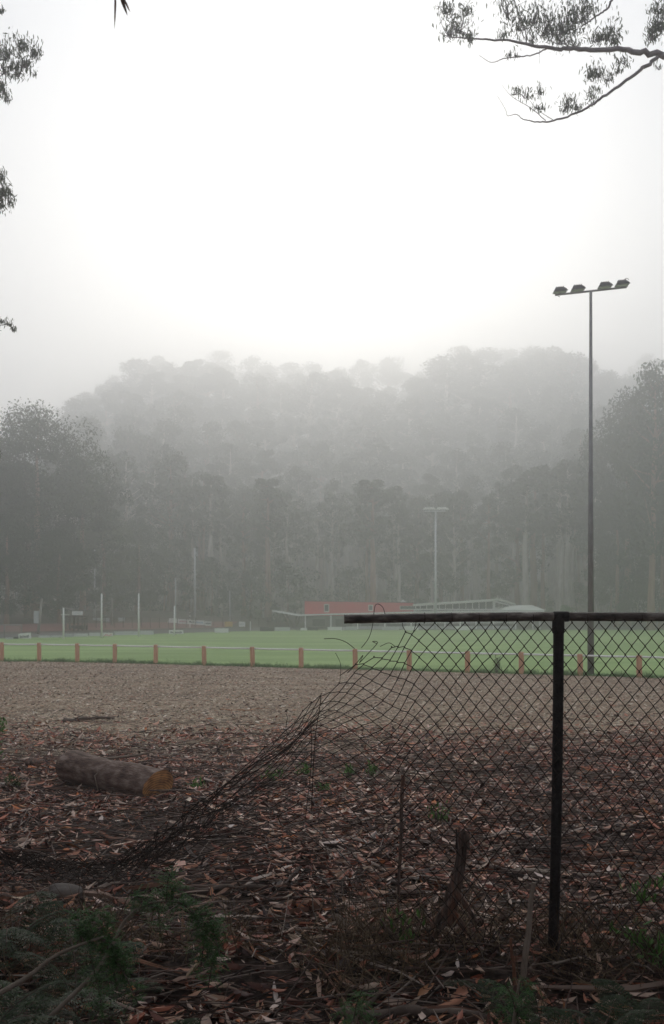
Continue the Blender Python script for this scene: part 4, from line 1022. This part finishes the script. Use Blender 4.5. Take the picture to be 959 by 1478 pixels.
def zone(px, Y, top):
    side = 'left of the clubhouse' if px < 400 else ('behind the clubhouse' if px < 780 else 'right of the clubhouse')
    if Y < 196: lb = 'straight-trunked eucalyptus in the front rank of the forest '+side
    elif Y < 330: lb = 'misty grey eucalyptus halfway up the forested slope '+side
    else: lb = 'faint tall eucalyptus on the foggy skyline '+side
    return lb, lb.replace('eucalyptus', 'eucalypts').replace('straight-trunked', 'straight trunked')
rows = [(164, 4.4, 28, 38), (172, 4.8, 30, 42), (183, 5.6, 32, 46), (198, 6.8, 36, 50), (216, 8.0, 40, 55), (242, 9, 44, 60), (274, 10, 46, 64), (306, 10.5, 48, 64), (342, 10.5, 48, 64), (384, 10.5, 48, 64), (428, 10.5, 48, 66), (500, 13, 44, 66)]
for ri, (Y0, stp, h0, h1) in enumerate(rows):
    hw = Y0/3+15; xx = -hw+random.uniform(0, stp)
    while xx < hw:
        Y = Y0+random.uniform(-8, 8) if ri else Y0+random.uniform(-4, 4); X = xx; px = X/Y*F+479.5; z = tz(X, Y)
        top_lim = EYE+(888-skyl(px)-random.uniform(-6, 22)-(24 if ri < 11 and 330 < px < 640 else 0))/F*Y-z          # keeps the known skyline
        H = random.uniform(h0, h1)
        lim = np.interp(Y, [165, 187, 224, 282, 365, 430], [712, 700, 675, 630, 572, 512])-(45 if px < 250 or px > 780 else 18 if px < 330 or px > 680 else 0)
        H = min(H, EYE+(888-lim-random.uniform(-25, 25))/F*Y-z)
        H = min(H, top_lim) if ri < 9 else min(68, top_lim)
        if H > 12:
            v = tall[random.randrange(5)] if ri > 2 else (slim[random.randrange(3)] if random.random() < .8 else fill[random.randrange(3)])
            add_tree('eucalyptus_tree', v, (X, Y, z-.1), H/46, M['bark'] if random.random() < .7 else M['bark_brown'], M['leaf_far'] if random.random() < .7 else M['leaf_dark'], *zone(px, Y, z+H), None, (H/46)*random.uniform(.95, 1.25)*(1.0+max(0, ri-2)*.06))
        xx += stp*random.uniform(.7, 1.35)
# a few trunks that stand out against the undergrowth
for px, Y, H, m, lb in ((388, 160, 24, 'bark_brown', 'reddish barked tall trunk left of the clubhouse standing clear of the undergrowth'), (540, 158, 24, 'bark_brown', 'pale brown tall trunk rising directly behind the red clubhouse wall'),
    (757, 162, 26, 'bark', 'broad pale trunk behind the right end of the clubhouse'), (769, 164, 27, 'bark_brown', 'brown trunk close to the right side of the broad pale trunk'), (812, 161, 26, 'bark', 'pale grey straight trunk just left of the tall floodlight pole'), (826, 166, 27, 'bark', 'second pale grey trunk beside the tall floodlight pole'),
    (303, 160, 24, 'bark', 'slim grey trunk behind the banner row'), (42, 120, 20, 'bark_brown', 'reddish trunk inside the big leafy mass at the left edge')):
    X = (px-479.5)/F*Y; add_tree('eucalyptus_tree', tall[3], (X, Y, tz(X, Y)-.1), H/46, M[m], M['leaf_far'], lb, None, None, H/46*1.5)
LU = 'dark bushy undergrowth tree below the eucalypts'
GU = 'undergrowth trees at the forest edge'
for Y0, stp in ((158, 6.0), (168, 7.5)):
    hw = Y0/3+22; xx = -hw+random.uniform(0, stp)
    while xx < hw:
        Y = Y0+random.uniform(-3, 3); X = xx; px = X/Y*F+479.5
        if not (480 < px < 700 and Y < 156) and Y > edge(X)+22:
            H = random.uniform(7, 15)*(1.15 if Y0 > 170 else .9)
            add_tree('understorey_tree', random.choice(under), (X, Y, tz(X, Y)-.1), H/13, M['bark_brown'], M['leaf_dark'] if random.random() < .7 else M['leaf_olive'], LU+(' left of the clubhouse' if px < 400 else ' behind or right of it' if False else (' behind the clubhouse' if px < 780 else ' right of the clubhouse')), GU+(' at left' if px < 400 else ' at centre' if px < 780 else ' at right'), None, H/13*random.uniform(.8, 1.1))
        xx += stp*random.uniform(.7, 1.3)
# left-hand leafy mass, nearer
for px, Y, top, b, m, lb in ((52, 118, 588, 0, 'leaf_far', 'big round-topped leafy tree standing forward at the left of the oval'), (-30, 112, 615, 1, 'leaf_far', 'leafy tree cut by the left edge of the picture beside the round-topped one'),
    (118, 124, 655, 1, 'leaf_dark', 'leafy tree on the right shoulder of the big round-topped one'), (150, 134, 735, 1, 'leaf_olive', 'lower olive green tree right of the big leafy mass'), (200, 142, 750, 0, 'leaf_dark', 'dark low tree behind the goal posts'),
    (10, 106, 740, 0, 'leaf_dark', 'lower dark tree at the left edge behind the netting frame'), (85, 112, 760, 1, 'leaf_dark', 'lower dark tree behind the small shelter'), (-90, 108, 640, 0, 'leaf_far', 'leafy tree just past the left edge')):
    X = (px-479.5)/F*Y; z = tz(X, Y); H = EYE+(888-top)/F*Y-z
    add_tree('broad_gum_tree', broad[b], (X, Y, z-.1), H/26, M['bark_brown'], M[m], lb, None, None, H/26*(1.0 if top < 700 else 1.1))
for px, Y, top, v, m, lb in ((940, 136, 505, 'T', 'leaf_far', 'nearer tall gum at the right edge with a darker crown top'), (985, 140, 520, 'T', 'leaf_far', 'tall gum just past the right edge'), (905, 150, 560, 'B', 'leaf_dark', 'leafy dark tree right of the floodlight pole'), (955, 142, 640, 'B', 'leaf_dark', 'dark bushy tree at the right edge below the tall gum'), (890, 148, 700, 'B', 'leaf_dark', 'low dark tree just right of the floodlight pole'),
     (1030, 140, 560, 'B', 'leaf_far', 'leafy tree past the right edge')):
    X = (px-479.5)/F*Y; z = tz(X, Y); H = EYE+(888-top)/F*Y-z; v = fill[0] if v == 'T' else broad[1]
    add_tree('gum_tree', v, (X, Y, z-.1), H/(46 if v is fill[0] else 26), M['bark_brown'], M[m], lb, None, None, H/(46 if v is fill[0] else 26)*.8)
for px, Y, top, lb, m in ((815, 147, 873, 'light green round shrub right of the clubhouse roof', 'weed'), (795, 148, 877, 'darker green shrub between clubhouse roof and light green shrub', 'leaf_olive')):
    X = (px-479.5)/F*Y; z = tz(X, Y); H = EYE+(888-top)/F*Y-z
    e = add_tree('shrub', under[0], (X, Y, z-.1), H/13, M['bark_brown'], M[m], lb, None, None, H/13*1.0); e['category'] = 'shrub'

# ------------------------------------------------------------ nearer gums whose boughs hang into the picture
def leaf_spray(pts, n, rg, spread, ls, droop=1.2):
    pts = np.asarray(pts); q = pts[rg.integers(0, len(pts), n)]+rg.normal(0, 1, (n, 3))*np.array([spread, spread, spread*.8])
    s = rg.uniform(.6, 1.2, n)*ls
    return q, rots(n, rg, rg.normal(droop, .45, n), None, rg.normal(0, .8, n)), np.stack([s, s*.20, s*.5], 1)
def near_tree(name, X, Y, H, r, label, limbs, clumps, seed, ls=.12, lean=(0, 0), extra=None):
    """limbs: list of pixel polylines (px,py,depth,radius); clumps: (px,py,depth,spread_px,n)"""
    rg = np.random.default_rng(seed); z = tz(X, Y); e = empty(name, (X, Y, z), label, 'tree'); O = np.array([X, Y, z])
    tr = curve([(0, 0, -.2), (lean[0]*.3, 0, H*.35), (lean[0]*.7, lean[1]*.5, H*.7), (lean[0], lean[1], H)], 5)
    mb = MB(); mb.tube(tr, np.linspace(r*1.2, r*.25, len(tr)), 12); mb.obj('trunk', M['bark'], e, smooth=True)
    allpos = []; allrot = []; allscl = []
    for lim in limbs:
        pp = np.array([P(a_, b_, c_) for a_, b_, c_, d_ in lim])-O; rr_ = np.array([q[3]*.72 for q in lim])
        c = curve(pp, 8); rr2 = np.interp(np.linspace(0, 1, len(c)), np.linspace(0, 1, len(rr_)), rr_)
        c[1:-1] += rg.normal(0, 1, (len(c)-2, 3))*rr2[1:-1, None]*.35
        mb = MB(); mb.tube(c, rr2, 8)
        mb.obj('limb', M['limb'], e, smooth=True)
    tw = MB()
    for px, py, D, sp, n in clumps:
        c0 = np.array(P(px, py, D))-O; spm = sp/F*D
        # nearest limb point feeds a few twigs that carry the leaves
        ends = []
        for k in range(max(3, n//16)):
            en = c0+rg.normal(0, 1, 3)*np.array([spm*.55, spm*.55, spm*.5]); st_ = c0+np.array([rg.normal(0, spm*.2), 0, -spm*.9])
            mid = (st_+en)/2+rg.normal(0, spm*.12, 3); tw.tube([st_, mid, en], [.012, .008, .003], 4, False); ends += [mid, en, (mid+en)/2, (st_+mid)/2]
        q, r_, s_ = leaf_spray(ends, int(n*1.35), rg, spm*.42, ls); allpos.append(q); allrot.append(r_); allscl.append(s_)
    tw.obj('twigs', M['limb'], e, 'stuff')
    if extra is not None:
        for (cx_, cy_, cz_), rad, n, s0 in extra:
            u = rg.normal(0, 1, (n, 3)); u /= np.linalg.norm(u, axis=1)[:, None]; u *= rg.random(n)[:, None]**(1/2.5)*np.array(rad)
            q = np.array([cx_, cy_, cz_])+u-O; s = rg.uniform(.6, 1.3, n)*s0
            allpos.append(q); allrot.append(rots(n, rg, rg.normal(.6, .6, n), None, .9)); allscl.append(np.stack([s, s*.42, s*.5], 1))
    me = scatter('foliage', LEAF_V, LEAF_F, np.concatenate(allpos), np.concatenate(allrot), np.concatenate(allscl))
    link('foliage', me, M['leaf_near'], e, 'stuff'); return e
D = 19.0
near_tree('overhanging_gum_tree', 10.6, 19.5, 17, .36, 'gum tree past the right edge, its forked bough hanging into the top right corner',
  [[(1290, 60, D, .16), (1100, 78, D, .12), (959, 78, D, .085), (900, 72, D, .065), (830, 70, D, .055), (790, 69, D, .045), (740, 60, D, .03), (690, 56, D, .022), (650, 54, D, .012)],
   [(950, 82, D, .055), (915, 108, D, .045), (870, 140, D, .036), (840, 160, D, .030), (800, 174, D, .024), (775, 176, D, .018), (755, 172, D, .012)],
   [(755, 172, D, .012), (745, 165, D, .010), (733, 167, D, .008), (730, 158, D, .006), (718, 138, D, .004)],
   [(788, 174, D, .012), (765, 155, D, .009), (740, 140, D, .006), (724, 122, D, .003)],
   [(790, 70, D, .020), (765, 80, D, .016), (730, 84, D, .013), (710, 90, D, .009), (692, 80, D, .005)],
   [(840, 38, D, .018), (862, 22, D, .022), (880, 8, D, .028), (890, -30, D, .04), (930, -60, D, .06)],
   [(830, 70, D, .014), (812, 62, D, .010), (790, 45, D, .007)], [(760, 62, D, .016), (757, 38, D, .012), (745, 10, D, .010), (735, -20, D, .008)],
   [(800, 174, D, .010), (778, 160, D, .007), (765, 145, D, .004)], [(779, 72, D, .006), (779, 92, D, .003)],
   [(650, 54, D, .010), (640, 40, D, .008), (632, 12, D, .005)]],
  [(640, 8, D, 13, 110), (665, 32, D, 18, 150), (650, 40, D, 14, 90), (680, 48, D, 10, 60), (672, 12, D, 12, 60), (735, 10, D, 18, 150), (752, 30, D, 16, 130), (728, 47, D, 9, 45), (770, 15, D, 20, 170), (790, 30, D, 22, 220), (815, 28, D, 24, 260), (808, 48, D, 18, 140), (835, 15, D, 20, 180), (850, 5, D, 14, 90), (832, 62, D, 9, 45),
   (875, 42, D, 18, 170), (885, 52, D, 12, 80), (862, 52, D, 10, 70), (940, 45, D, 15, 130), (955, 25, D, 18, 190), (945, 8, D, 14, 100), (735, 75, D, 7, 18), (745, 78, D, 6, 16), (770, 50, D, 10, 45),
   (862, 98, D, 16, 110), (848, 104, D, 10, 50), (878, 108, D, 10, 40), (855, 132, D, 11, 65), (900, 82, D, 12, 50), (895, 98, D, 7, 25), (818, 148, D, 14, 100), (833, 152, D, 7, 30), (780, 128, D, 10, 40), (760, 133, D, 10, 40), (778, 150, D, 9, 40), (745, 130, D, 7, 20), (950, 96, D, 5, 10)], 5, .105,
  (-.8, 0), [((12.3, 19.5, 15.5), (3.4, 3.2, 2.6), 5200, .16), ((9.8, 20, 18.6), (3.0, 3, 1.6), 3000, .16), ((13.0, 21, 12.5), (2.4, 3, 2.0), 2000, .16)])
near_tree('overhanging_gum_tree', -10.2, 19.5, 16, .34, 'gum tree past the left edge, its leaf sprays showing against the sky',
  [[(-280, 90, D, .12), (-120, 70, D, .06), (-30, 90, D, .03), (10, 85, D, .015)], [(-250, 330, D, .10), (-100, 300, D, .05), (-20, 285, D, .02)], [(-200, 500, D, .06), (-60, 480, D, .02), (10, 468, D, .008), (22, 472, D, .004)]],
  [(2, 15, D, 5, 18), (10, 70, D, 14, 130), (28, 60, D, 12, 120), (50, 70, D, 11, 110), (35, 85, D, 14, 120), (8, 95, D, 14, 120), (30, 98, D, 14, 90), (50, 105, D, 5, 14), (5, 125, D, 11, 90), (10, 140, D, 8, 35),
   (2, 252, D, 8, 60), (5, 270, D, 11, 110), (12, 285, D, 8, 60), (0, 290, D, 12, 90), (12, 464, D, 6, 22), (18, 474, D, 4, 12), (5, 462, D, 4, 10), (-6, 470, D, 6, 20), (-8, 655, D, 7, 60)], 6, .105,
  (.4, 0), [((-11.4, 19.5, 14.6), (3.2, 3.2, 2.6), 5200, .16), ((-11.6, 20, 11.0), (3.0, 3, 1.9), 2800, .16), ((-10.6, 20, 17.2), (2.4, 3, 1.6), 2200, .16)])
# trees standing round and over the photographer
def canopy(X, Y, H, r, lab, blobs, seed):
    return near_tree('canopy_tree', X, Y, H, r, lab, [], [(5000, 0, 1, 1, 1)][:0], seed, .14, (0, 0), blobs) if False else _canopy(X, Y, H, r, lab, blobs, seed)
def _canopy(X, Y, H, r, lab, blobs, seed):
    rg = np.random.default_rng(seed); z = tz(X, Y); e = empty('canopy_tree', (X, Y, z), lab, 'tree'); O = np.array([X, Y, z])
    mb = MB(); mb.tube([(0, 0, -.2), (0.05, 0, H*.5), (0, 0, H)], [r*1.2, r*.85, r*.4], 12); mb.obj('trunk', M['bark_brown'], e, smooth=True)
    A1 = []; A2 = []; A3 = []
    for (bx_, by_, bz_), rad, n in blobs:
        mb = MB(); p1 = np.array([bx_, by_, bz_])-O; mb.tube([(0, 0, H*.55), p1*.5+np.array([0, 0, H*.33]), p1], [r*.5, r*.3, .04], 6); mb.obj('limb', M['limb'], e)
        u = rg.normal(0, 1, (n, 3)); u /= np.linalg.norm(u, axis=1)[:, None]; u *= rg.random(n)[:, None]**.4*np.array(rad)
        q = np.array([bx_, by_, bz_])+u; 
        ok = ~((q[:, 1] > .2) & (q[:, 2]-EYE < q[:, 1]*.66+.5) & (np.abs(q[:, 0]) < q[:, 1]*.37+.5)); q = q[ok]-O
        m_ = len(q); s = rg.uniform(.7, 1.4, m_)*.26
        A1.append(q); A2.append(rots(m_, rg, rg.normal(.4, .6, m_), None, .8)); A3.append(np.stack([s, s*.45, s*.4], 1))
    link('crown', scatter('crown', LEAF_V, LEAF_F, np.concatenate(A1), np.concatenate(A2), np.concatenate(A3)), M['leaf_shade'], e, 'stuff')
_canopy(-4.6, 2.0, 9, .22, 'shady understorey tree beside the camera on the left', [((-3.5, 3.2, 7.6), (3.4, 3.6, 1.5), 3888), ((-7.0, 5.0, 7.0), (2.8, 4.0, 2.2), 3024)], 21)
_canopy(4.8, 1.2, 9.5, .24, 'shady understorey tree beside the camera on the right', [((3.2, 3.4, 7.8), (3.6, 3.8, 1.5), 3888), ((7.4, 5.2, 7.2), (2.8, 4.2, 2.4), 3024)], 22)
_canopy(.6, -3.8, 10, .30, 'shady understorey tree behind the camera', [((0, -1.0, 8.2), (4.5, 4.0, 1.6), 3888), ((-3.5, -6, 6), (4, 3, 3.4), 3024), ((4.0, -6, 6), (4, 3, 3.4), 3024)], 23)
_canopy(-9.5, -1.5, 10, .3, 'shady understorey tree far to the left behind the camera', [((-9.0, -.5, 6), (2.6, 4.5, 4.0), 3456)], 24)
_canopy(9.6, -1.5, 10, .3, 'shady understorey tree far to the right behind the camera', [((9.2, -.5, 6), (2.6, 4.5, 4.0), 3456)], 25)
# hanging leaves at the top edge
tp_ = np.array(P(176, -60, 3.2)); e = empty('hanging_twig', tuple(tp_), 'small twig of long dark leaves hanging into the top edge at left', 'twig')
MB().tube([(0, 0, .35), (0, 0, .1), (0.005, 0, .02)], [.004, .003, .002], 5).obj('stem', M['branch'], e)
def hleaf(p0, p1, wd_):
    a_ = np.array(P(*p0, 3.2))-tp_; b_ = np.array(P(*p1, 3.2))-tp_; d = b_-a_; sd = np.array([wd_, wd_*.3, 0]); V = []
    for t, k in ((0, .15), (.2, .7), (.45, 1), (.75, .7), (1, .05)):
        c = a_+d*t+np.array([0, .004*math.sin(3*t), 0]); V += [c-sd*k, c+np.array([0, .0015, 0]), c+sd*k]
    MB().add(V, [(i*3+j, i*3+j+1, i*3+j+4, i*3+j+3) for i in range(4) for j in (0, 1)]).obj('leaf', M['barkstrip'], e)
hleaf((167, -25), (165.5, 41), .0032); hleaf((172, -12), (184, 22), .0055); hleaf((176, -8), (188, 17), .004)
MB().tube([(0.0, 0, .02), np.array(P(172, -12, 3.2))-tp_], .002, 4).obj('stem', M['branch'], e); MB().tube([(0.0, 0, .02), np.array(P(167, -25, 3.2))-tp_], .002, 4).obj('stem', M['branch'], e)

# ------------------------------------------------------------ foreground plants
def frond_mesh(seed, Ln=.55, m_=16):
    """arching bipinnate fern frond, along +x, as one leafy blade on a stalk"""
    rg = np.random.default_rng(seed); V = []; Fc = []; n0 = 0
    st = [(0, 0, 0), (Ln*.3, 0, Ln*.28), (Ln*.7, 0, Ln*.36), (Ln, 0, Ln*.22)]; c = curve(st, 10)
    pos = []; rot = []; scl = []
    T = np.gradient(c, axis=0)
    for k in range(m_):
        t = .25+.73*k/(m_-1); i = int(t*(len(c)-1)); p = c[i]
        pl_ = Ln*.34*(1-((t-.25)/.77))**.8+.01
        for sd in (-1, 1):
            dirv = np.array([.45, sd*.9, -.12]); dirv /= np.linalg.norm(dirv)
            ns = max(4, int(pl_/.011))
            for q in range(ns):
                u = (q+.5)/ns; pp = p+dirv*pl_*u+np.array([0, 0, -.25*pl_*u*u])
                ll_ = .028*(1-u*.7)+.006
                for s2 in (-1, 1):
                    yaw = math.atan2(dirv[1], dirv[0])+s2*1.15
                    pos.append(pp+np.array([math.cos(yaw), math.sin(yaw), 0])*ll_*.45); rot.append((yaw, rg.normal(.1, .15), rg.normal(0, .2))); scl.append((ll_, .0085, .01))
    r = np.array(rot); me = scatter('frond', QUAD_V, QUAD_F, np.array(pos), rots(len(pos), rg, r[:, 1], r[:, 0], r[:, 2]), np.array(scl))
    st_me = MB().tube(c, np.linspace(.004, .0012, len(c)), 4, False).mesh('stalk'); st_me.materials.append(M['branch'])
    me.materials.append(M['fern']); return me, st_me
FR = [frond_mesh(i, L_, n_) for i, (L_, n_) in enumerate([(.55, 17), (.45, 15), (.62, 19)])]
def fern(px, py, Y, n, sc, label, seed):
    rg = random.Random(seed); X = (px-479.5)/F*Y; z = tz(X, Y); e = empty('bracken_fern', (X, Y, z), label, 'fern', 'bracken ferns at lower left')
    for k in range(n):
        a_ = k*6.283/n+rg.uniform(-.4, .4); me, sm_ = FR[rg.randrange(3)]; s = sc*rg.uniform(.8, 1.15)
        f_ = link('frond', me, None, e); f_.rotation_euler = (rg.uniform(-.2, .2), rg.uniform(-.5, .1), a_); f_.scale = (s,)*3
        f_.location = (0, 0, rg.uniform(0, .1)); link('stalk', sm_, None, f_)
for i, (px, py, Y, n, sc, lb) in enumerate([(20, 1330, 4.9, 7, .95, 'bracken fern highest up the left edge just below the wire bundle'), (110, 1400, 4.3, 7, .9, 'bracken fern left of the feathery sapling'), (-30, 1440, 3.7, 7, 1.0, 'bracken fern in the bottom left corner'),
    (95, 1460, 3.4, 7, .85, 'bracken fern at the bottom edge below the pale arching stem'), (200, 1470, 3.5, 6, .8, 'low bracken fern at the bottom edge left of centre'), (745, 1460, 4.0, 6, .55, 'small dark fern at the bottom edge right of centre'), (860, 1470, 3.7, 6, .6, 'small dark fern at the bottom right'), (935, 1440, 4.1, 6, .55, 'small fern in the bottom right corner')]):
    fern(px, py, Y, n, sc, lb, i)

def wattle(pix, sprays, Y, label, seed):
    """arching stem through pixel points, with feathery sprays"""
    rg = np.random.default_rng(seed); c = curve([P(a_, b_, Y+dd) for a_, b_, dd in pix], 8); O = np.array([c[0][0], c[0][1], c[0][2]])
    e = empty('wattle_sapling', tuple(O), label, 'sapling')
    MB().tube(c-O, np.linspace(.010, .003, len(c)), 6).obj('stem', M['pale_branch'], e, smooth=True)
    for (a0, b0), (a1, b1), n in sprays:
        p0 = np.array(P(a0, b0, Y))-O; p1 = np.array(P(a1, b1, Y+rg.normal(0, .06)))-O
        sag = curve([p0, (p0+p1)/2+np.array([0, 0, .02]), p1], 10); MB().tube(sag, .0022, 4, False).obj('branchlet', M['branch'], e)
        npn = 14; pos = []; rt = []; sc = []
        d = p1-p0; dl = np.linalg.norm(d); dn = d/dl
        for k in range(n):
            t = rg.uniform(.05, 1); b_ = sag[int(t*(len(sag)-1))]; side = rg.normal(0, 1, 3); side -= side.dot(dn)*dn*.6; side /= np.linalg.norm(side); ln_ = rg.uniform(.035, .075)
            for q in range(npn):
                u = (q+1)/npn; pp = b_+side*ln_*u+np.array([0, 0, -.012*u*u])
                for s2 in (-1, 1):
                    yw = math.atan2(side[1], side[0])+s2*1.25; pos.append(pp+.004*np.array([math.cos(yw), math.sin(yw), 0])); rt.append((yw, rg.normal(0, .35), rg.normal(0, .35))); sc.append((.011, .0032, .003))
        rt = np.array(rt); me = scatter('leaf_spray', QUAD_V, QUAD_F, np.array(pos), rots(len(pos), rg, rt[:, 1], rt[:, 0], rt[:, 2]), np.array(sc)); link('leaf_spray', me, M['wattle'], e, 'stuff')
wattle([(60, 1480, 0), (140, 1400, 0), (180, 1330, 0), (215, 1305, 0), (250, 1300, 0)], [((215, 1305), (190, 1298), 40), ((225, 1303), (232, 1345), 40), ((240, 1300), (245, 1262), 45), ((250, 1298), (252, 1285), 34), ((250, 1300), (290, 1335), 60), ((275, 1322), (320, 1335), 60), ((300, 1330), (318, 1380), 60), ((300, 1335), (290, 1400), 60), ((315, 1365), (300, 1430), 50)], 3.6, 'feathery bright green wattle sapling bending over the litter at lower left', 2)
wattle([(-20, 1445, 0), (40, 1410, 0), (80, 1380, 0), (125, 1360, 0), (150, 1352, 0)], [((110, 1365), (150, 1310), 50), ((125, 1360), (175, 1330), 50), ((140, 1355), (185, 1390), 60), ((150, 1352), (170, 1430), 60), ((160, 1380), (200, 1450), 60), ((120, 1362), (110, 1320), 40), ((130, 1380), (150, 1470), 60)], 3.3, 'darker feathery wattle with a pale arching stem in the lower left corner', 3)
wattle([(500, 1500, 0), (515, 1470, 0), (521, 1445, 0)], [((510, 1475), (522, 1432), 30), ((505, 1480), (490, 1460), 24), ((512, 1478), (540, 1468), 24)], 3.7, 'tip of a green feathery seedling at the bottom edge near centre', 4)
wattle([(740, 1500, 0), (745, 1450, 0), (750, 1415, 0)], [((745, 1460), (728, 1420), 26), ((748, 1440), (770, 1420), 26), ((742, 1470), (765, 1455), 28), ((742, 1470), (715, 1455), 28)], 3.9, 'dark feathery seedling at the bottom right of centre', 8)
# weeds and small shrubs
WD = [(440, 1122, 40, .13, 'patch of bright green weed behind the lower left mesh'), (502, 1124, 60, .13, 'larger patch of bright green weed behind the mesh at centre'), (535, 1120, 50, .11, 'green weed clump right of the larger patch'), (287, 1142, 30, .10, 'tiny green weed just right of the sawn log'), (392, 1128, 30, .12, 'thin green weed by the sagging mesh edge'),
      (635, 1190, 26, .16, 'green grassy weed near the top of the rotten post stub'), (468, 1145, 24, .1, 'low green weed in the litter under the mesh at centre'), (930, 1310, 40, .18, 'light green weed at the right edge'), (948, 1400, 60, .26, 'leafy green seedling at the right edge near the bottom'), (590, 1370, 26, .2, 'thin green weed in the dead grass left of the post')]
for k, (px, py, n, h, lb) in enumerate(WD):
    g = ground_pt(px, py); leafy('weed', tuple(g), h, h*.9, n*2, .05+.05*h, M['weed'], lb, 'weed', 5, .9, k)
g = ground_pt(-14, 1112); leafy('leafy_shrub', tuple(g), .55, .16, 260, .09, M['weed'], 'green leafy shrub poking in at the left edge beside the gravel', 'shrub', 6, .4, 33)
g = ground_pt(25, 1140); leafy('weed', tuple(g), .14, .16, 90, .06, M['leaf_olive'], 'olive green weed left of the sawn log near the left edge', 'weed', 5, .4, 34)

# ------------------------------------------------------------ air
hz = bpy.data.materials.new('haze_air'); hz.use_nodes = True; t = hz.node_tree; t.nodes.clear()
pv = t.nodes.new('ShaderNodeVolumePrincipled'); ou = t.nodes.new('ShaderNodeOutputMaterial'); t.links.new(pv.outputs[0], ou.inputs['Volume'])
pv.inputs['Color'].default_value = (.97, .98, 1, 1); pv.inputs['Density'].default_value = .0043; pv.inputs['Anisotropy'].default_value = .755
MB().box(-735, 735, -735, 735, -2, 148).obj('haze', hz, None, 'stuff')
